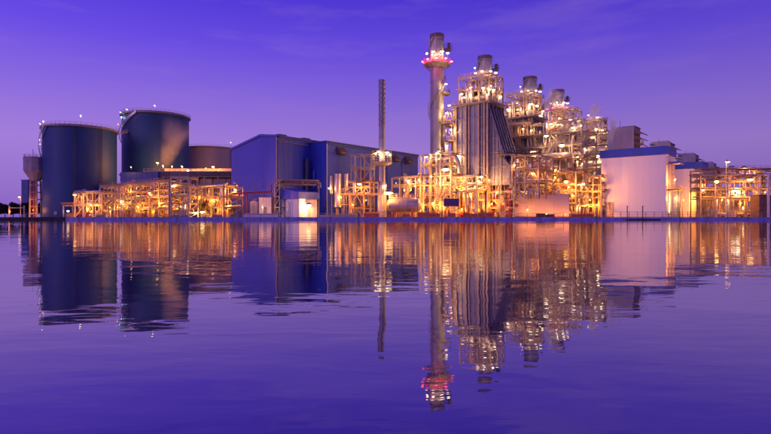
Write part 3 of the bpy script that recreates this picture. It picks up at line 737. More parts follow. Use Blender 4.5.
for k, (z_, m_) in enumerate(((9.3, 'steel_pale'), (9.8, 'rust'), (10.5, 'silver'), (10.0, 'steel_mid'))):
    t.pipe([(-.8, .3+k*.35, 1), (-.8, .3+k*.35, z_), (1.2, .3+k*.35, z_), (7.2, 8+k*.5, z_), (7.2, 8+k*.5, z_-1.5*(k % 2))], .15+.04*k, m_)
t.mem('beam', (1.0,.8,9.1), (7.2,9.3,9.1), .3, 'steel_mid'); t.mem('column', (7.0,9.0,0), (7.0,9.0,9.3), .25, 'steel_mid')
t.part('valve', MB().box(4,4.8,4.8,5.4,9.2,10.2), 'rust')

# ------------------------------------------------------------------ vertical silencers before the hall
Y = 150
t = T('silencer_set', 'upright silver silencer pipes lit yellow before the blue hall', 'silencer', wx(338, Y), Y)
def sil(px, py0, py1, r, m='silver'):
    x = wx(px, Y) - wx(338, Y); a, b_ = wz(py1, Y)-GZ, wz(py0, Y)-GZ
    t.part('silencer', MB().lathe([(.02,a-.4),(r*.5,a-.35),(r,a),(r,b_-.1),(r*1.12,b_-.1),(r*1.12,b_),(r*.9,b_),(.02,b_-.2)], 20, x, 0), m, smooth=True)
    return x, a
for px, a, b_, r in ((331.6, 176, 193, .52), (337.8, 174, 207, .95), (346.2, 174, 190, .55)):
    x_, z_ = sil(px, a, b_, r); t.mem('support', (x_, .5, 0), (x_, .5, z_+1), .25, 'steel_mid')
t.pipe([(wx(334,Y)-wx(338,Y),0,3.3),(0,0,3.3),(0,0,4.2)], .45, 'ochre'); t.pipe([(-.2,0,3.2),(-.2,0,.0)], .4, 'ochre')
for px in (342, 343.8, 349): t.pipe([(wx(px,Y)-wx(338,Y),.2,0),(wx(px,Y)-wx(338,Y),.2,9.5-(px-342)*.3)], .13, 'steel_pale')
t.pipe([(-2.6,-.2,8.0),(3.2,-.2,8.0)], .14, 'steel_pale'); t.pipe([(1,-.3,6.6),(4,-.3,6.6)], .2, 'ochre'); t.pipe([(1,-.3,3.6),(3.6,-.3,3.6)], .16, 'steel_mid')
lampx(t, 328.6, 188, Y-.6, 'warm', 800, .22, .6); lampx(t, 341, 197, Y-1.5, 'sod', 1400, .18, .6)

# ------------------------------------------------------------------ slim flare stack with lit gallery
Y = 150
t = T('slim_stack', 'slim silver stack with spiral fins and a lit round gallery', 'stack', wx(382, Y), Y)
h = wz(80, Y) - GZ; zp = wz(163.5, Y) - GZ
t.part('shell', MB().lathe([(.02,0),(1.25,0),(1.25,9.2),(.98,9.6),(.86,11),(.80,h-.1),(.84,h-.1),(.84,h),(.62,h),(.02,h-.3)], 24), 'stack_grey', smooth=True)
b = MB()
for s_ in range(3):
    pts = [Vector((math.cos(a), math.sin(a), 0)) for a in [s_*2.094 + k*.35 for k in range(60)]]
    for k in range(59):
        z0 = h - 13 + 13*k/59; b.bar(pts[k]*.93 + Vector((0,0,z0)), pts[k+1]*.93 + Vector((0,0,z0+13/59)), .05, .26)
t.part('strake', b, 'steel_mid')
for z_ in (14, 18, 22, 26): t.part('flange', MB().lathe([(.8,z_),(.98,z_),(.98,z_+.15),(.8,z_+.15)], 24), 'steel_mid')
ro = 2.75
t.part('gallery', MB().lathe([(.9,zp-.5),(1.6,zp-.5),(ro,zp-.05),(ro,zp+.12),(.9,zp+.12)], 24), 'steel_mid')
for zz in (0, 1.9): 
    t.part('handrail', rail_mb(MB(), [(ro*math.cos(i*math.pi/8), ro*math.sin(i*math.pi/8), zp+.1+zz) for i in range(16)], 1.3, True), 'steel_pale')
t.part('ladder', ladder_mb(MB(), .2, -1.35, 3, zp), 'steel_pale')
for q in range(8):
    a = q*math.pi/4+.2; t.mem('post', (ro*.96*math.cos(a), ro*.96*math.sin(a), zp+.1), (ro*.96*math.cos(a), ro*.96*math.sin(a), zp+3.2), .12, 'steel_pale', 'l')
for px, py, dy in ((375.5, 153.5, -1.2), (379, 152, -2.2), (387, 152.5, -2), (390, 155, -.8)): lampx(t, px, py, Y+dy, 'white', 1500, .42, .9)
lampx(t, 384.5, 186, Y-1.6, 'warm', 900, .2, .5)

# ------------------------------------------------------------------ lattice tower and bridge behind the slim stack
Y = 158
t = T('lattice_tower', 'open steel lattice tower left of the slim stack', 'lattice tower', wx(371, Y), Y, GZ, R(-10)); r_ = rg()
L = wx(371, Y) - wx(350.5, Y); zs = [wz(q, Y)-GZ for q in (208, 195, 181, 168, 154)]
frame(t, -L, 0, 0, 5, zs, 2, 1, .28, .28, 'steel_pale', brace=.5, pipes=(1,2,2,1,0), verts=5, rng=r_, rails=(zs[3],), pm=('steel_pale','silver','rust'))
Y = 149
t = T('pipe_bridge', 'trussed orange lit pipe bridge ending at the slim stack', 'pipe bridge', wx(378, Y), Y, GZ, R(-4)); r_ = rg()
L = wx(378, Y) - wx(345, Y); zs = [wz(q, Y)-GZ for q in (194, 187, 182)]
frame(t, -L, 0, 0, 3.5, zs, 4, 1, .24, .24, 'steel_pale', base=zs[0]-.3, brace=.6, pipes=(3,2,3), rng=r_, pr=(.1,.26), rails=())
frame(t, -L+1.3, -L+5, .1, 3.2, [3, zs[0]], 1, 1, .26, .24, 'ochre', brace=1, pipes=0, rng=r_)
lampx(t, 359.2, 184, Y-1.2, 'sod', 3600, .5, .9); lampx(t, 366, 200, Y+1, 'sod', 1200, .2, .6); lampx(t, 353, 205, Y+2, 'sod', 1400, .2, .6)
t.cube('red_skid', -3.5, 1.5, .5, 2.2, .1, 1.5, 'red_fence')

# horizontal vessel
Y = 147
t = T('horizontal_vessel', 'pink silver horizontal drum lying right of the slim stack', 'vessel', wx(404, Y), Y, GZ, R(-6)); hl = wx(418.5, Y)-wx(404, Y); zc = wz(205, Y)-GZ
t.part('shell', MB().tube([(-hl-.9,0,zc),(-hl-.6,0,zc),(-hl,0,zc),(hl,0,zc),(hl+.6,0,zc),(hl+.9,0,zc)], [.3,1.3,1.85,1.85,1.3,.3], 28), 'silver', smooth=True)
for s_ in (-.6, .6): t.part('saddle', MB().box(s_*hl-.3, s_*hl+.3, -1.5, 1.5, 0, zc-.9), 'red_fence')
for s_ in (-.5, 0, .45): t.part('nozzle', MB().tube([(s_*hl,0,zc+1.6),(s_*hl,0,zc+2.7)], .25, 10).tube([(s_*hl,0,zc+2.5),(s_*hl,0,zc+2.7)], .4, 10), 'silver', smooth=True)
for s_ in (-.95, -.3, .3, .95): t.part('band', MB().tube([(s_*hl-.06,0,zc),(s_*hl+.06,0,zc)], 1.9, 28), 'steel_mid', smooth=True)
lampx(t, 388.3, 193, Y-.8, 'sod', 5200, .75, 5.0); t.part('handrail', rail_mb(MB(), [(-hl,-1.2,zc+1.9),(hl,-1.2,zc+1.9)]), 'steel_pale')

# ------------------------------------------------------------------ central lower process units
def unit_rack(label, corner, pxl, depth, tops, nx, lamps, pipes=3, clut=14, **k):
    t, L, zs = prack(label, corner, pxl, depth, tops, nx, pipes, clut=clut, **k)
    for (px, py, dy, kind, pw, s) in lamps: lampx(t, px, py, corner[1] + dy, kind, pw, s, .9)
    return t, L, zs
unit_rack('cluttered steam platform glowing yellow below the tallest stack', (451, 150), 421, 9, (204, 194, 184, 175, 164, 152.5), 3,
    [(426, 157, 5, 'warm', 2600, .42), (437, 153, 3, 'warm', 2200, .36), (445.5, 169.5, -1.5, 'warm', 6000, .75), (457, 156, 6, 'warm', 1800, .36), (431, 176, 0, 'warm', 2500, .3), (424, 188, 3, 'sod', 2200, .3), (433, 203, 2, 'sod', 2600, .35), (440, 183, 1, 'sod', 2000, .22), (444, 206, 2, 'sod', 2200, .2)],
    pipes=(3,3,3,3,2,1), clut=20, deck=(), brace=.3, verts=18, rails=())
unit_rack('open pipe platform between the horizontal drum and the steam platform', (424, 156), 392, 8, (200, 185, 176), 4,
    [(404, 190, 0, 'sod', 1800, .22), (415, 186, -1, 'sod', 2600, .3), (396, 183, 2, 'warm', 1500, .22), (421, 180, 1, 'warm', 2400, .32), (419, 206, 0, 'sod', 2000, .22), (408, 181, 2, 'warm', 1800, .25)],
    pipes=(3,4,3), clut=10, verts=12, brace=.25)
# lit ring main over the platform
t = T('ring_main', 'curved bright yellow lit pipe above the steam platform', 'pipe', wx(446, 151), 151, GZ, AX)
zc = wz(159, 151)-GZ
t.pipe([(-9,3,zc-1.4),(-6,1,zc),(-1.5,1,zc+.2),(2,1.4,zc+1.2),(3,2,zc-1.5),(3,2,zc-4)], .55, 'silver', 1.2, 12)
t.pipe([(-6,1,zc),(-6,1,.0)], .3, 'silver'); t.pipe([(-1.5,1,zc+.2),(-1.5,1,0)], .3, 'silver')
unit_rack('front pipe rack of three long beams on a white corner post', (477, 146.5), 446, 7, (190.5, 183.5, 175.5), 3,
    [(481, 177, -.5, 'warm', 4200, .42), (470, 196, 4, 'sod', 2600, .25), (452, 196, 6, 'sod', 2400, .2), (462, 209, 3, 'sod', 2400, .22), (475, 206, 3, 'sod', 2400, .22), (460, 186, 4, 'sod', 2200, .2)], pipes=(4,4,3), clut=12, brace=.1, verts=14, bm=.42)
t = T('site_sign', 'dark violet board on posts under the front pipe rack', 'sign', wx(451.5, 143.5), 143.5)
a, b_ = wz(206, 143.5)-GZ, wz(199, 143.5)-GZ
t.cube('board', -2.0, 2.0, 0, .1, a, b_, 'sign_violet'); t.cube('board_frame', -2.1, 2.1, .102, .16, a-.1, b_+.1, 'steel_mid')
for q in (-1.6, 1.6): t.mem('post', (q, .22, 0), (q, .22, b_), .12, 'steel_mid', 'l')
t.part('pump', MB().lathe([(.02,.2),(.6,.2),(.6,1.3),(.02,1.5)], 14, .3, .9), 'white_paint', smooth=True)
unit_rack('tall red and orange lit pipe rack right of the white corner post', (514, 147), 487.5, 8, (207, 199, 190.5, 178, 169, 161.5), 2,
    [(497, 192, 3, 'sod', 2800, .3), (505, 180, 3, 'sod', 2600, .3), (492, 204, 3, 'sod', 2800, .25), (509, 207, 2, 'sod', 2600, .25), (500, 171, 4, 'sod', 2000, .2), (489, 180, 0, 'sod', 2000, .22)], pipes=(3,3,4,3,3,2), clut=14, brace=.2, verts=16, bm=.36, pm=('silver','red_pipe','rust','steel_pale','red_pipe','ochre'))
unit_rack('lattice pipe rack rising behind the pink container', (546, 153), 516, 8, (196, 186, 178, 163), 4,
    [(521, 169, 3, 'sod', 1800, .3), (525.5, 192, 0, 'warm', 1600, .28), (529, 193.5, -1, 'white', 1200, .24), (540, 182, 3, 'sod', 2600, .2), (533, 173, 4, 'sod', 2000, .2)], pipes=(3,4,3,3), clut=4, brace=.25, verts=16)
unit_rack('dense pipe rack with an orange lamp right above the pink container', (576, 153), 545, 10, (205, 197, 190, 184, 172), 4,
    [(566, 181.5, -1.5, 'sod', 4600, .55), (568.5, 187, -1, 'warm', 1400, .26), (583, 184, 3, 'warm', 1800, .34), (556, 177, 4, 'sod', 2200, .2), (580, 208, 1, 'warm', 1500, .24), (573, 196, 3, 'sod', 1800, .2)], pipes=(3,3,4,4,4), clut=6, brace=.2, verts=16)
unit_rack('stacked horizontal pipe rack left of the large white building', (601, 158), 570, 9, (206, 197, 191, 184, 176), 4,
    [(592, 189, 0, 'sod', 2200, .25), (597, 205, 1, 'sod', 2400, .24), (586, 205, 1, 'sod', 2200, .22), (599, 176, 4, 'sod', 1800, .2)], pipes=(4,4,5,5,5), clut=10, brace=.12, verts=8, bm=.36)

# pink container
o = (wx(570, 145), 145.0); Lc = -along(o, P_, 518.5)
Lc = 14.8; 
t = T('container', 'long plain pink lit container standing on the quay', 'container', o[0]-.1, o[1]+.4, GZ, R(-13))
hc = wz(194.3, 145) - GZ
t.cube('body', -14.6, 0, 0, 3, .35, hc, 'pink_box')
for i in range(15): t.cube('panel', -14.55+i*.97, -14.55+i*.97+.94, -.05, -.003, .4, hc-.06, 'pink_box')
t.cube('roof_edge', -14.7, .1, -.1, 3.1, hc+.003, hc+.12, 'pink_box'); t.cube('skid', -14.4, -.2, .1, 2.9, 0, .347, 'rust')
t.cube('end_door', .003, .08, .3, 2.7, .5, hc-.4, 'pink_box')
for q in (-9, -2.6): t.part('vent_cowl', MB().lathe([(.02,hc+.1),(.3,hc+.1),(.3,hc+.9),(.5,hc+1),(.5,hc+1.3),(.02,hc+1.5)], 12, q, 1.4), 'white_paint', smooth=True)
t.part('tap_box', MB().box(-11.3,-10.6,-.15,-.051,1.6,1.8).box(-6.3,-5.8,-.15,-.051,.5,.7), 'white_paint')

lamp(t, (-10.9, -2.4, 2.2), 'sod', 1000, .2, 0); lamp(t, (-6.0, -2.4, 1.0), 'sod', 1100, .2, 0); lamp(t, (-1.2, -2.2, 1.0), 'sod', 800, .16, 0)
t.mem('lamp_arm', (-10.9,-.05,2.32), (-10.9,-2.4,2.32), .06, 'steel_mid', 'l'); t.mem('lamp_arm', (-6.0,0.1,1.12), (-6.0,-2.4,1.12), .06, 'steel_mid', 'l'); t.mem('lamp_arm', (-1.2,0.1,1.1), (-1.2,-2.2,1.1), .06, 'steel_mid', 'l')
# ------------------------------------------------------------------ boiler units and their stacks
def stack(label, px, Y, ytop, k):
    t = T('exhaust_stack', label, 'stack', wx(px, Y), Y, GZ, 0, 'exhaust stacks of the boiler row')
    h = 54.2; r = (2.0, 2.3, 2.5, 2.5)[k]; zp = 45.4
    b = MB(); prof = [(.02, 0), (r, 0)]
    for z in range(4, 54, 4): prof += [(r, z-.05), (r+.1, z-.04), (r+.1, z+.12), (r, z+.13)]
    prof += [(r, h-1.2)]
    t.part('shell', b.lathe(prof, 28), 'stack_grey', smooth=True)
    t.part('cap', MB().lathe([(r,h-1.2),(r+.14,h-1.2),(r+.14,h-.05),(r+.05,h),(r-.25,h),(r-.25,h-2),(.02,h-2.1)], 28), 'stack_cap', smooth=True)
    t.part('gallery', MB().lathe([(r+.1,zp-1.1),(r+1.0,zp-.5),(r+2.1,zp-.1),(r+2.1,zp+.1),(r+.05,zp+.1)], 20), 'steel_mid')
    t.part('handrail', rail_mb(MB(), [((r+2.05)*math.cos(i*math.pi/8), (r+2.05)*math.sin(i*math.pi/8), zp+.1) for i in range(16)], 1.2, True), 'red_fence' if k == 0 else 'steel_pale')  # first stack's rail coloured red to carry the red lamps' glow
    for i in range(8):
        a = i*math.pi/4; t.mem('bracket', ((r+.05)*math.cos(a), (r+.05)*math.sin(a), zp-2.2), ((r+2)*math.cos(a), (r+2)*math.sin(a), zp-.15), .14, 'steel_mid', 'l')
    b = MB(); n = 90
    for i in range(n):      # stair winding round the shell
        a0, a1 = R(150 + i*9), R(150 + (i+1)*9); z0, z1 = 12 + 41*i/n, 12 + 41*(i+1)/n
        for rr in (r+.12, r+.65): b.bar((rr*math.cos(a0), rr*math.sin(a0), z0), (rr*math.cos(a1), rr*math.sin(a1), z1), .07, .22)
        b.bar(((r+.65)*math.cos(a0), (r+.65)*math.sin(a0), z0+1), ((r+.65)*math.cos(a1), (r+.65)*math.sin(a1), z1+1), .06)
        b.bar(((r+.12)*math.cos(a0), (r+.12)*math.sin(a0), z0), ((r+.65)*math.cos(a0), (r+.65)*math.sin(a0), z0), .25, .05)
        if i % 2 == 0: b.bar(((r+.65)*math.cos(a0), (r+.65)*math.sin(a0), z0), ((r+.65)*math.cos(a0), (r+.65)*math.sin(a0), z0+1), .05)
    t.part('stair', b, 'steel_mid')
    t.cube('sampling_platform', r+.1, r+2.3, -1.0, .9, 49.6, 49.75, 'steel_dark')
    t.part('platform_cage', rail_mb(MB(), [(r+.2,-1.0,49.75),(r+2.3,-1.0,49.75),(r+2.3,.9,49.75),(r+.2,.9,49.75)], 1.3).box(r+1,r+1.9,-.6,.3,49.75,51.6), 'steel_dark')
    t.mem('platform_brace', (r,0,47.6), (r+2.2,0,49.55), .14, 'steel_dark', 'l')
    for zz, aa in ((36.5, -30), (27.5, -40)):
        q = R(aa); t.part('landing', MB().lathe([(r+.05,zz),(r+1.9,zz),(r+1.9,zz+.12),(r+.05,zz+.12)], 8, a0=q-.6, a1=q+1.1), 'steel_mid')
        t.part('landing_rail', rail_mb(MB(), [((r+1.85)*math.cos(q-.6+i*.34), (r+1.85)*math.sin(q-.6+i*.34), zz+.12) for i in range(6)], 1.1), 'steel_pale')
    for a in (200, 245, 290, 335):
        q = R(a); lamp(t, ((r+1.3)*math.cos(q), (r+1.3)*math.sin(q), zp+2.9), 'white', 1500 if a in (245, 335) else 900, .42, 1.6)
    lamp(t, ((r+1.6)*math.cos(R(310)), (r+1.6)*math.sin(R(310)), 38.9), 'white', 1300, .34, 1.0); lamp(t, (r+1.5, -1.2, 33), 'warm', 1500, .34, 1)
    if k in (0, 3):
        for a in (185, 225, 262, 300, 350): lamp(t, ((r+2.3)*math.cos(R(a)), (r+2.3)*math.sin(R(a)), zp+.7), 'red', 700 if k == 0 else 250, .40, .5)
    return t
ST = [(437, 160.0), (485, 181.6), (530, 208.5), (558, 229.5)]
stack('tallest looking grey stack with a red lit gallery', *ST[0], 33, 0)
stack('second grey stack from the left, above the ribbed boiler', *ST[1], 55, 1)
stack('third grey stack from the left, behind a lit platform', *ST[2], 76, 2)
stack('rightmost grey stack of the four, smallest in view', *ST[3], 89, 3)

def boiler(k, label):
    X0, Y0 = wx(*ST[k]), ST[k][1]
    t = T('boiler_unit', label, 'boiler', X0 + 13.2, Y0 - 10.0, GZ, AX, 'boiler units in a row')
    r_ = random.Random(300 + k); W, D, H = 10.2, 8.9, 31.8; zb = 7.0
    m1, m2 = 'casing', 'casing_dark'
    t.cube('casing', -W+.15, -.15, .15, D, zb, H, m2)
    cols = [-W, -W+3.3, -W+4.3, -W+7.4, -1.0, 0]
    nl = 7
    for i in range(5):
        a, b = cols[i], cols[i+1]
        for j in range(nl):
            z0, z1 = zb + (H-zb)*j/nl, zb + (H-zb)*(j+1)/nl
            nsub = 2 if b - a > 2 else 1
            for q in range(nsub):
                xa_, xb_ = a + (b-a)*q/nsub + .1, a + (b-a)*(q+1)/nsub - .1
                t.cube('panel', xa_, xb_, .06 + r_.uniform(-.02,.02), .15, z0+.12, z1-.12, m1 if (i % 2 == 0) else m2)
    for x in cols: t.mem('buckstay', (x, -.2, 0), (x, -.2, H+.2), .5 if x != cols[2] else .35, 'steel_pale')
    for x in (-W+1.65, -W+5.85, -1.9): t.mem('stiffener', (x, -.02, zb), (x, -.02, H), .2, 'steel_pale', 'l')
    for j in range(nl+1):
        z = zb + (H-zb)*j/nl; t.mem('girt', (-W-.2, -.1, z), (.2, -.1, z), .28, 'casing', h=.3)
        t.mem('girt', (-.02, 0, z), (-.02, D, z), .28, 'casing', h=.3)
    for y in (.2, 2.4, 4.6, 6.8, D): t.mem('buckstay', (.1, y, 0), (.1, y, H), .4, 'steel_mid')
    # inlet duct sloping away from the gas side
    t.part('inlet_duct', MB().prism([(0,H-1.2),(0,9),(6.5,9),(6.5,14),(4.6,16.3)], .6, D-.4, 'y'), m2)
    for i in range(6):
        y = .6 + (D-1.0)*i/5; t.mem('duct_rib', (.1,y,H-1.0), (4.7,y,16.5), .32, 'steel_mid', h=.4)
    for i in range(4):
        t.mem('duct_rib', (0, .5, 10+i*4), ((H-1.2-10-i*4)/(H-17.5)*4.6 if i > 1 else 5.5, .5, 10+i*4), .22, 'steel_pale')
    for i in range(4):
        x = 1.1*i+.5; t.mem('duct_rib', (x, .5, 9), (x, .5, H-1.2-(H-17.5)*x/4.6), .26, 'steel_mid')
    # roof deck and penthouse frame
    t.cube('roof_deck', -W-1.2, 1.2, -1.3, D+1, H+.2, H+.5, 'steel_mid')
    t.part('handrail', rail_mb(MB(), [(-W-1.1,-1.2,H+.5),(1.1,-1.2,H+.5),(1.1,D+.9,H+.5),(-W-1.1,D+.9,H+.5)], 1.2, True), 'steel_pale')
    zf = H + .5
    frame(t, -W+.6, .2, .4, D-.6, [zf+3.8, zf+8.0], 3, 2, .3, .3, 'steel_pale', base=zf, brace=.4, pipes=(3,2), rng=r_, pr=(.12,.3), deck=(zf+3.8,), pm=('silver','steel_pale','galv'))
    t.part('penthouse_rail', rail_mb(MB(), [(-W+.5,.2,zf+3.9),(.3,.2,zf+3.9),(.3,D-.5,zf+3.9)], 1.1), 'steel_pale')
    t.part('top_rail', rail_mb(MB(), [(-W+.5,.2,zf+8),(.3,.2,zf+8)], 1.0), 'steel_pale')
    for i, (yy, rr) in enumerate(((1.6, .85), (4.2, 1.05), (6.6, .8))):
        t.part('steam_drum', MB().tube([(-W+.2,yy,zf+1.7),(-W+.6,yy,zf+1.7),(-1.4,yy,zf+1.7),(-1.0,yy,zf+1.7)], [rr*.5,rr,rr,rr*.5], 18), 'silver', smooth=True)
    for i in range(22):
        x, y = r_.uniform(-W, .8), r_.uniform(-.8, D); hh = r_.uniform(1.5, 6.0); rr = r_.uniform(.12,.34)
        t.pipe([(x,y,zf),(x,y,zf+hh),(x+r_.choice((-1,1))*r_.uniform(.6,1.8),y,zf+hh)], rr, r_.choice(('silver','steel_pale','galv')))
    for i in range(4):
        x, y = r_.uniform(-W, .5), r_.uniform(-.6, D); t.part('vent_silencer', MB().lathe([(.02,zf),(.5,zf),(.5,zf+2),(.75,zf+2.1),(.75,zf+4.0),(.6,zf+4.1),(.02,zf+4.1)], 14, x, y), 'silver', smooth=True)
    # stair and platform tower between boiler and stack
    frame(t, -W-3.6, -W-.5, -.4, 3.2, [9, 13.5, 18, 22.5, 27, H-.2], 1, 1, .26, .26, 'steel_pale', brace=.5, pipes=1, rng=r_, deck=(13.5, 18, 22.5, 27), rails=(13.5, 18, 22.5, 27))
    t.pipe([(-W-1.5,-.9,10),(-W-1.5,-.9,17.5),(-W-3,-.9,18.2),(-W-3,-.9,22)], .65, 'silver', 1.0, 12)
    for i, z in enumerate((16, 21, 25.5, 30.5)): lamp(t, (-W-1.2-(i % 2)*1.4, -1.2, z), 'warm', 1600, .36, .8)
    # open steel structure on the gas inlet side
    lv = [9.5, 13.5, 17.5, 21.5, 25.5] if k else [9.5, 13, 16.5]
    xe = 17 if k else 15
    if k:
        frame(t, -W, .6, -2.5, -.5, [9.5, 13.5, 17.5, 21.5, 25.5, 29.5], 3, 1, .28, .26, 'steel_pale', brace=.5, pipes=(2,2,2,2,2,1), verts=5, rng=r_, pm=('silver','steel_pale','rust'), rails=(17.5, 25.5, 29.5), deck=(17.5, 25.5))
        for q in range(4): lamp(t, (r_.uniform(-W, .5), -3.0, (12, 16.2, 20, 28)[q]), 'warm', 1500, .28, .8)
        frame(t, .8, xe, -2.5, -.3, lv + [29.0], 4, 1, .3, .3, 'steel_pale', brace=.4, pipes=(3,3,3,3,2,1), rng=r_, pm=('silver','steel_pale','galv','rust'), rails=(13.5, 21.5), deck=(13.5, 21.5))
        frame(t, 9, xe, 1, D, [14.5, 18.5, 22.5, 26], 2, 1, .3, .3, 'steel_pale', brace=.5, pipes=(2,2,2,1), base=14, rng=r_, pm=('silver','steel_pale'), rails=(22.5, 26))
        for i in range(2 if k == 2 else 1):
            rd = 1.3 if k == 2 else .8
            zc = 18.8 + i*5; t.part('drum', MB().tube([(4.5,-3.8,zc),(5.2,-3.8,zc),(13,-3.8,zc),(13.7,-3.8,zc)], [rd*.45,rd,rd,rd*.45], 20), 'silver', smooth=True)
            t.mem('drum_support', (5.6,-3.8,zc-1.9), (5.6,-.4,zc-1.9), .3); t.mem('drum_support', (12.4,-3.8,zc-1.9), (12.4,-.4,zc-1.9), .3)
            t.mem('drum_saddle', (5.6,-3.8,zc-1.9), (5.6,-3.8,zc-1), .5, 'steel_mid', 'l'); t.mem('drum_saddle', (12.4,-3.8,zc-1.9), (12.4,-3.8,zc-1), .5, 'steel_mid', 'l')
        for i in range(14):
            x = r_.uniform(-W, xe-1); a = r_.uniform(6, 14); t.pipe([(x,-3,a),(x,-3,a+r_.uniform(5,14)),(x+r_.uniform(-2,2),-1.5,a+14.5)], r_.uniform(.15,.4), r_.choice(('silver','steel_pale','galv')))
    else:
        frame(t, 7.5, xe, -.5, D, lv, 2, 2, .32, .32, 'steel_pale', brace=.3, pipes=(3,3,2), rng=r_, rails=(), base=5)
        t.part('round_gallery', MB().lathe([(3.2,16.6),(4.3,16.6),(4.3,16.85),(3.2,16.85)], 28, 7.5, .5).lathe([(4.2,18.0),(4.3,18.0),(4.3,18.12),(4.2,18.12)], 28, 7.5, .5), 'steel_dark')
        t.part('gallery_rail', rail_mb(MB(), [(7.5+4.25*math.cos(i*math.pi/10), .5+4.25*math.sin(i*math.pi/10), 16.85) for i in range(20)], 1.2, True), 'steel_dark')
        for i in range(4): t.mem('gallery_post', (7.5+3.8*math.cos(i*1.57+.6), .5+3.8*math.sin(i*1.57+.6), 5), (7.5+3.8*math.cos(i*1.57+.6), .5+3.8*math.sin(i*1.57+.6), 16.6), .3, 'steel_mid')
    busy(t, -W-1, 1, -1.2, D-1, zf, zf+7.5, 32, r_)
    if k:
        busy(t, -W, xe, -3.6, -2.6, 8, 29.5, 60, r_); busy(t, .8, xe, -.3, 1, 8, 28, 25, r_)
        for i, (xs_, zs_) in enumerate(((-6, 9.5), (-3, 13.5), (-6, 17.5), (-3, 21.5), (6, 9.5), (9, 13.5), (6, 17.5), (9, 21.5))):
            e_ = 1.6 if i % 2 == 0 else -1.6
            t.part('stair', stair_mb(MB(), xs_-e_, xs_+e_, -3.5, zs_, zs_+4), 'steel_pale')
        for z in (13.5, 17.5, 21.5, 25.5):
            t.cube('walkway', -W, xe, -3.6, -2.6, z, z+.07, 'steel_mid'); t.part('walkway_rail', rail_mb(MB(), [(-W,-3.6,z+.07),(xe,-3.6,z+.07)], 1.1), 'steel_pale')
    else:
        busy(t, 6.5, xe, -1.4, 2, 5, 16, 40, r_); busy(t, -W-3.6, -W-.5, -1.2, 2, 9, 30, 25, r_); busy(t, -W, 0, -1.4, -.6, 5, 11, 18, r_)
    # lamps on roof and penthouse
    for (x, y, z, kd, pw, s) in ((-8.2, -1.0, 3.0, 'white', 1600, .38), (-4.6, -1.2, 2.4, 'warm', 1400, .3), (-.3, -1.2, 3.6, 'white', 2200, .5), (.9, 1.8, 3.4, 'white', 1700, .48), (-6.5, 2.5, 5.4, 'warm', 1400, .32), (-1.8, 4.0, 5.2, 'warm', 1400, .32), (.8, 6.2, 2.4, 'white', 1300, .38), (-3.4,-.6,9.8,'white',900,.3)):
        lamp(t, (x + r_.uniform(-.6,.6), y, zf + z), kd, pw, s, min(z, 1.6))
    if k:
        for (x, y, z, kd, pw, s) in ((2.5, -4.3, 20.4, 'white', 2600, .62), (6.0, -5.2, 24.8, 'white', 2200, .52), (11, -5.4, 21.0, 'white', 2400, .6), (14.5, -3.6, 27.0, 'white', 1500, .42), (9.0, -3.2, 15, 'warm', 2000, .34), (3.5, -3.0, 12.5, 'warm', 2000, .3), (16, -3.0, 18, 'warm', 1800, .36), (13, -3, 10.5, 'sod', 1800, .3), (8, -3, 28.8, 'warm', 1500, .36), (1.5,-3,27.5,'warm',1200,.3)):
            lamp(t, (x + r_.uniform(-.8,.8), y, z + r_.uniform(-.5,.5)), kd, pw, s, 1.0)
    if k == 2: lamp(t, (-W-1.4, -2.6, 38.5), 'white', 4000, .5, 2.2)
    if not k:
        for (x, y, z, kd, pw, s) in ((8.5, -1, 14, 'warm', 1600, .3), (13.5, -1, 11.5, 'sod', 1600, .3), (-5, -3.5, 9, 'warm', 2600, .3), (-1, -3.5, 10, 'warm', 2600, .3), (-9, -3.5, 10, 'warm', 2200, .3)):
            lamp(t, (x, y, z), kd, pw, s, 1.0)
    return t
boiler(0, 'nearest boiler with tall ribbed grey casing right of the tallest stack')
boiler(1, 'second boiler of the row, lattice clad, behind the ribbed boiler')
boiler(2, 'third boiler of the row with lit drums above the dense pipe rack')
boiler(3, 'farthest boiler of the row, just left of the louvred filter house')
# last lit stair tower at the end of the row
Y = 236
t = T('stair_tower', 'slim lit stair tower at the right end of the boiler row', 'stair tower', wx(603, Y), Y, GZ, AX); r_ = rg()
frame(t, -5.5, 0, 0, 5, [8, 14, 20, 26, 32, 38, 43], 1, 1, .35, .3, 'steel_pale', brace=.8, pipes=1, rng=r_, deck=(20,26,32,38), rails=(20,26,32,38,43), verts=4, pm=('silver','steel_pale'))
for z in (22.5, 28, 33.5, 39.5, 44): lamp(t, (r_.uniform(-4,0), -.8, z), 'white', 1900, .46, 1.0)

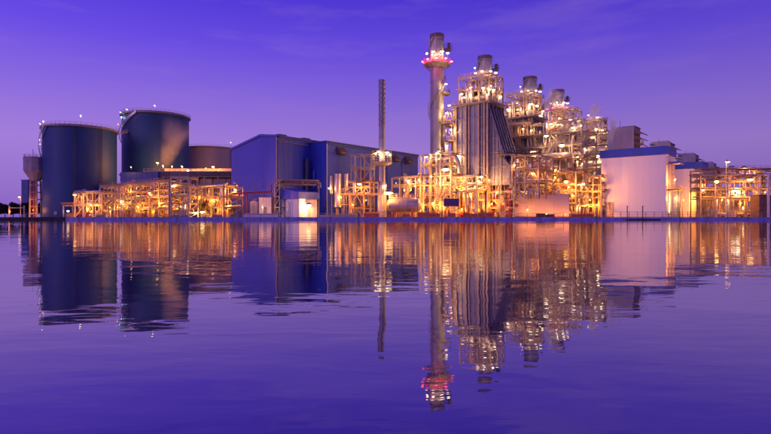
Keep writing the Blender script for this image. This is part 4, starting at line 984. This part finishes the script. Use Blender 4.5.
# ------------------------------------------------------------------ white buildings with blue parapets
def white_building(label, o, L, D, H, extra):
    t = T('white_building', label, 'building', o[0], o[1], GZ, AX, 'white buildings with blue parapets')
    t.cube('wall', -L+.4, -.4, .4, D, 0, H-1, 'white_clad')
    n = 9
    for i in range(n):
        t.cube('wall_panel', -L+.4+(L-.8)*i/n, -L+.4+(L-.8)*(i+1)/n-.018, .34, .397, 0, H-2.2, 'white_clad')
    for i in range(5):
        t.cube('side_panel', -.397, -.34, .4+(D-.4)*i/5, .4+(D-.4)*(i+1)/5-.03, 0, H-2.2, 'white_clad')
    t.cube('parapet', -L, 0, 0, D+.4, H-2.25, H, 'blue_trim')
    t.cube('parapet_cap', -L-.12, .12, -.12, D+.5, H+.003, H+.14, 'blue_trim')
    t.cube('soffit', -L+.05, -.05, .05, D+.3, H-2.33, H-2.253, 'white_paint')
    d_ = t.cube('door_frame', -L+1.0, -L+4.0, .26, .337, 0, 4.6, 'steel_mid')
    t.cube('door', -L+1.15, -L+3.85, .2, .257, 0, 4.45, 'cream')
    t.cube('corner_trim', -.55, -.33, .33, .55, 0, H-2.3, 'white_paint')
    # lit flank with doorway, canopy, platform and duct
    w_ = t.cube('window_frame', -.337, -.28, 2.2, 4.6, 1.2, 4.6, 'steel_mid'); t.cube('window', -.279, -.25, 2.4, 4.4, 1.4, 4.4, 'em_window')
    t.cube('canopy', -.33, 2.6, 3.2, 8.6, H-4.6, H-4.1, 'blue_trim')
    t.cube('platform', -.33, 2.8, 1.2, 7.6, 7.6, 7.8, 'ochre')
    t.part('platform_rail', rail_mb(MB(), [(-.3,1.25,7.8),(2.75,1.25,7.8),(2.75,7.5,7.8),(-.3,7.5,7.8)], 1.2), 'yellow')
    for y in (1.5, 7.2): t.mem('platform_post', (2.5,y,0), (2.5,y,7.6), .22, 'ochre')
    t.cube('duct', .4, 1.9, 6.0, 7.4, 0, 7.5, 'steel_mid'); t.pipe([(.2,.9,0),(.2,.9,H-4.8)], .12, 'steel_pale', name='downpipe')
    t.part('ladder', ladder_mb(MB(), .1, 5.6, 7.8, H-4.6, (0,1), .5, True, (1,0)), 'ochre')
    t.mem('bracket', (-.3,.9,H-5), (1.0,.3,H-4.4), .15, 'steel_dark', 'l')
    lamp(t, (1.4, 2.6, 10.6), 'sod', 3000, .25, 1.0); lamp(t, (1.2, 4.4, 5.6), 'warm', 2200, .25, .8)
    return t
ob = (wx(667, 150), 150.0)
white_building('large white windowless building with a blue parapet near the quay', ob, -along(ob, P_, 599.5), 11.5, 19.9, True)
d_ = along(ob, Q_, 702.5); ob2 = (ob[0]+Q_[0]*d_, ob[1]+Q_[1]*d_)
white_building('smaller looking white building with blue parapet behind the large one', ob2, 18.5, 11.5, 19.9, True)

pole_lamp('added lamp post lighting the rear white building, half hidden between the two', 683, 200, 186, 'sod', 15000, .3)  # added lamp, brightens the front of the rear white building
# ------------------------------------------------------------------ louvred intake filter houses
oh = (81.9, 178.0)
hl_ = ['nearest grey intake house with brown louvre hoods, largest of the four', 'second grey intake house, peeking over the large white building', 'third grey intake house, above the rear white building', 'farthest grey intake house, just left of the far lamps']
for k in range(4):
    x0, y0 = oh[0] + Q_[0]*52.8*k, oh[1] + Q_[1]*52.8*k
    t = T('filter_house', hl_[k], 'filter house', x0, y0, GZ, AX, 'intake filter houses in a row')
    zt, zb = 30.2, 19.5; W = 8.4; D = 7.5
    t.part('body', MB().prism([(-W,zb+1.5),(-W*.62,zb),(0,zb),(0,zt),(-W*.62,zt),(-W,zt-.9)], 0, D, 'y'), 'house_grey')
    for i in range(6):
        xa_ = -W*.62 + W*.62*i/6; t.cube('panel', xa_+.04, xa_+W*.62/6-.04, -.1, -.003, zb+.3, zt-.2, 'house_grey')
    for i in range(4):
        xa_ = -W + W*.38*i/4; t.cube('panel', xa_+.03, xa_+W*.38/4-.03, -.08, -.003, zb+1.8, zt-1.1, 'casing')
    for i in range(5):
        z = zt - 2.0 - i*1.9
        t.part('louvre_hood', MB().prism([(0,z+1.0),(2.2,z-.15),(2.2,z-.4),(0,z+.6)], .2, D+1.2, 'y'), 'brown_louvre')
        t.part('hood_end', MB().prism([(0,z+.6),(2.2,z-.4),(2.2,z-.8),(0,z-.3)], .2, .3, 'y'), 'brown_louvre')
    t.cube('roof', -W*.62-.1, .3, -.2, D+.2, zt+.003, zt+.2, 'house_grey')
    for x in (-W+.5, -W*.5, -.3):
        for y in (.5, D-.5): t.mem('leg', (x,y,0), (x,y,zb+(2 if x < -W+1 else 0)), .5, 'steel_mid')
    t.part('intake_duct', MB().prism([(-W,zb+1.6),(-W-5,zb-5),(-W-5,zb-9),(-W,zb-2),(-W*.6,zb)], 1, D-1, 'y'), 'house_grey')
    t.part('lightning_rod', MB().tube([(-4.5,.6,zt),(-4.5,.6,zt+2.4)], .06, 5), 'steel_dark')
    if k == 0: t.part('tie_pipe', MB().tube([(-W-.2,2,zt-.4),(-W-9,5,zt-.2)], .13, 6), 'steel_dark')
    if k: t.part('vent_box', MB().prism([(-W,zt+.2),(-.5,zt+.2),(-1.2,zt+1.3),(-W+1.2,zt+1.3)], 1, D-1, 'y'), 'house_grey')

# ------------------------------------------------------------------ right hand pipe rack, lit annex and lamps
o = (wx(775, 152), 152.0)
Yq = 168
t = T('pipe_rack', 'long high pipe rack crossing the right edge of the photo', 'pipe rack', wx(790, Yq), Yq, GZ, R(-3)); r_ = rg()
L = wx(790, Yq) - wx(703, Yq); zs = [wz(q, Yq)-GZ for q in (198, 189, 181, 175, 169)]
frame(t, -L, 0, 0, 6, zs, 6, 1, .36, .36, 'steel_pale', brace=.15, pipes=(3,4,4,5,3), verts=12, rng=r_, pm=('silver','steel_pale','galv','ochre','steel_mid'), rails=())
t.part('handrail', rail_mb(MB(), [(-L,-.2,zs[-1]),(0,-.2,zs[-1])], 1.1), 'steel_mid')
busy(t, -L, -8, -.8, 4, .5, 15, 60, r_, ('silver','steel_pale','ochre','cream'))
t.cube('cable_tray', -L, 0, -.9, -.3, zs[-1]-.2, zs[-1]+.1, 'steel_dark')
t.cube('cable_tray', -L, 0, -.9, -.3, zs[-2]-.2, zs[-2]+.1, 'steel_mid')
clutter(t, -L+1, -8, 1, 5, 14, r_, 3.5, ('cream','ochre','silver','steel_mid'))
for px, py, dy, kd, pw, s in ((716.5, 181.5, -2, 'sod', 4200, .62), (750, 179.5, -1.5, 'sod', 4200, .62), (703, 190, -1.5, 'sod', 2600, .42), (733, 191, 2, 'white', 2600, .6), (738, 191.5, 2, 'white', 2600, .6), (744, 169, 3, 'sod', 4200, .78), (765, 192, 2, 'sod', 2200, .3), (722, 200, 2, 'sod', 2200, .25), (741, 203, 1, 'sod', 2200, .22), (756, 203, 1, 'sod', 1800, .22)):
    lampx(t, px, py, Yq+dy, kd, pw, s, 1.2)
t = T('lit_annex', 'low cream building with glowing doorways under the right pipe rack', 'building', wx(745, 178), 178, GZ, R(-8))
L = wx(745, 178) - wx(700, 178)
t.cube('wall', -L, 0, 0, 6, 0, 8.6, 'cream'); t.cube('roof', -L-.4, .4, -.4, 6.4, 8.603, 8.9, 'steel_mid')
for i in range(7): t.cube('wall_panel', -L+i*L/7, -L+(i+1)*L/7-.05, -.08, -.003, 0, 8.2, 'cream')
for q in (-L+.6, -5.2, -.9):
    t.cube('door_frame', q-.15, q+1.0, -.16, -.083, 0, 4.0, 'steel_mid'); t.cube('doorway', q, q+.85, -.2, -.163, 0.05, 3.7, 'em_window')
t = T('dark_hut', 'dark brown box building at the right edge of the photo', 'building', wx(766, 160), 160)
zt = wz(195.5, 160)-GZ
t.cube('wall', -2.0, 4, 0, 4, 0, zt, 'brown_louvre'); t.cube('roof', -2.2, 4.2, -.2, 4.2, zt+.003, zt+.2, 'steel_dark')
for i in range(5): t.cube('panel', -1.95+i*1.1, -.9+i*1.1, -.06, -.003, .1, zt-.1, 'brown_louvre')
t = T('white_post', 'tall white braced post at the right edge of the photo', 'post', wx(768.5, 150), 150); h = wz(173.5, 150)-GZ
t.mem('post', (0,0,0), (0,0,h), .45, 'white_paint'); t.mem('arm', (-1.2,0,h-.3), (4,0,h-.3), .35, 'white_paint'); t.mem('brace', (0,.02,h-3), (2.4,.02,h-.5), .2, 'white_paint', 'l'); t.mem('post', (3.6,0,0), (3.6,0,h-.4), .4, 'white_paint'); t.cube('base', -.4, .4, -.4, .4, 0, .2, 'concrete')
pole_lamp('tall thin lamp post right of the white buildings', 727.5, 162, 148, 'sod', 2400, .42)

# ------------------------------------------------------------------ fences, pontoon and barriers along the quay
def fence(label, pxa, pxb, Y, h, m, step=2.0, boards=0, rails=(.95, .5), name='quay_fence', seed=1):
    xa_, xb_ = wx(pxa, Y), wx(pxb, Y); t = T(name, label, 'fence', xa_, Y); r_ = random.Random(seed); n = int((xb_-xa_)/step)
    for i in range(n+1): t.mem('post', (i*step,0,0), (i*step,0,h), .1, m, 'l')
    for q in rails: t.mem('rail', (0,-.055,h*q), (n*step,-.055,h*q), .08, m, 'l')
    for i in range(n):
        if r_.random() < boards: t.cube('board', i*step+.08, (i+1)*step-.08, .02, .06, .15, h*r_.uniform(.6,.95), m)
    return t
fence('red and orange boarded safety fence along the middle of the quay', 364, 517, 142.0, 1.55, 'red_fence', 2.0, .62, seed=3)
fence('red safety fence before the pipes left of the large white building', 571, 603, 142.0, 1.5, 'red_fence', 2.0, .5, seed=4)
fence('thin pink steel railing before the large white building', 604, 702, 141.8, 1.55, 'red_pipe', 2.2, .0, (.97,.6,.25), seed=5)
fence('thin steel railing along the right end of the quay', 703, 790, 141.8, 1.5, 'steel_mid', 2.2, 0, seed=6)
fence('low yellow lit railing before the silencers and shed', 318, 363, 142.0, 1.2, 'cream', 2.0, .7, seed=7)
fence('low steel railing before the left pipe racks', 63, 242, 142.0, 1.1, 'steel_mid', 2.2, .12, seed=8)
fence('rusty pipe railing under the pink container', 518, 570, 142.2, 1.2, 'rust', 2.4, .15, seed=9)
# pontoon with two mooring posts
Yp = 137.6
t = T('pontoon', 'dark low floating pontoon with two mooring posts at the quay', 'pontoon', wx(643, Yp), Yp, -.4)
L = wx(660, Yp) - wx(628, Yp)
t.cube('float', -L/2, L/2, -.7, .9, 0, .55, 'steel_dark'); t.cube('deck', -L/2-.1, L/2+.1, -.8, 1.0, .553, .66, 'bark')
for px in (629.3, 644.8):
    xx = wx(px, Yp) - wx(643, Yp); t.mem('mooring_post', (xx, 1.15, -1), (xx, 1.15, wz(206.5, Yp)+.4), .22, 'steel_dark', 'o')
    t.part('post_cap', MB().lathe([(.02,0),(.2,0),(.2,.12),(.02,.2)], 10, xx, 1.15), 'steel_dark').location.z = wz(206.5, Yp)+.4
for i in range(9): t.cube('plank', -L/2+i*L/9+.02, -L/2+(i+1)*L/9-.02, -.78, .98, .663, .70, 'bark')

# ------------------------------------------------------------------ steam
def steam(label, a, b, r1, dens, seed):
    "a soft-edged cone of lit vapour"
    A, B = Vector((wx(a[0],a[2]), a[2], wz(a[1],a[2]))), Vector((wx(b[0],b[2]), b[2], wz(b[1],b[2])))
    m = bpy.data.materials.new('steam'); m.use_nodes = True; tr = m.node_tree; tr.nodes.clear()
    def X(t, **k):
        n = tr.nodes.new(t)
        for q, v in k.items(): setattr(n, q, v)
        return n
    def mt(op, p, q=None, c=None):
        n = X('ShaderNodeMath', operation=op)
        for i, v in enumerate((p, q, c)):
            if v is None: continue
            if isinstance(v, (int, float)): n.inputs[i].default_value = v
            else: tr.links.new(v, n.inputs[i])
        return n.outputs[0]
    o_ = X('ShaderNodeOutputMaterial'); v = X('ShaderNodeVolumePrincipled'); v.inputs['Color'].default_value = (.95, .92, .95, 1)
    tcn = X('ShaderNodeTexCoord'); sp = X('ShaderNodeSeparateXYZ'); tr.links.new(tcn.outputs['Object'], sp.inputs[0])
    rho = mt('SQRT', mt('ADD', mt('MULTIPLY', sp.outputs[0], sp.outputs[0]), mt('MULTIPLY', sp.outputs[1], sp.outputs[1])))
    rn = mt('DIVIDE', rho, mt('MULTIPLY_ADD', sp.outputs[2], .36, .6))
    f1 = mt('MAXIMUM', mt('SUBTRACT', 1, mt('MULTIPLY', rn, rn)), 0); f2 = mt('MAXIMUM', mt('SUBTRACT', 1, mt('POWER', mt('ABSOLUTE', sp.outputs[2]), 3)), 0)
    n = X('ShaderNodeTexNoise'); n.inputs['Scale'].default_value = 1.3; n.inputs['Detail'].default_value = 4; n.inputs['Distortion'].default_value = .6
    mp_ = X('ShaderNodeMapping'); mp_.inputs['Location'].default_value = (seed*3.1, seed, 0); tr.links.new(tcn.outputs['Object'], mp_.inputs[0]); tr.links.new(mp_.outputs[0], n.inputs['Vector'])
    nn = mt('MAXIMUM', mt('MULTIPLY_ADD', n.outputs[0], 3.2, -1.0), 0)
    tr.links.new(mt('MULTIPLY', mt('MULTIPLY', f1, f2), mt('MULTIPLY', nn, dens)), v.inputs['Density']); tr.links.new(v.outputs[0], o_.inputs['Volume'])
    MATS['steam'] = m
    ob_ = plain('steam_plume', MB().lathe([(.01,-1),(.3,-.99),(.45,-.5),(.62,0),(.82,.5),(.97,.98),(.01,1)], 16), 'steam', 'stuff')
    d = (B - A); ob_.location = (A + B) / 2; ob_.rotation_euler = d.to_track_quat('Z', 'Y').to_euler(); ob_.scale = (r1, r1, d.length / 2)
    ob_['label'] = label; ob_['category'] = 'steam'
steam('bright wisp of steam between the third and fourth stacks', (540, 115, 196), (557, 91, 196), 2.8, 1.6, 1)
steam('soft pinkish steam drifting up before the tall middle tank', (164, 168, 207), (180, 122, 212), 7.6, .12, 5)
steam('thin steam wisp right of the fourth stack', (589, 124, 212), (597, 104, 212), 2.6, .8, 2)
steam('pale steam column left of the nearest louvred intake house', (611, 145, 172), (613, 118, 172), 2.0, 1.0, 3)
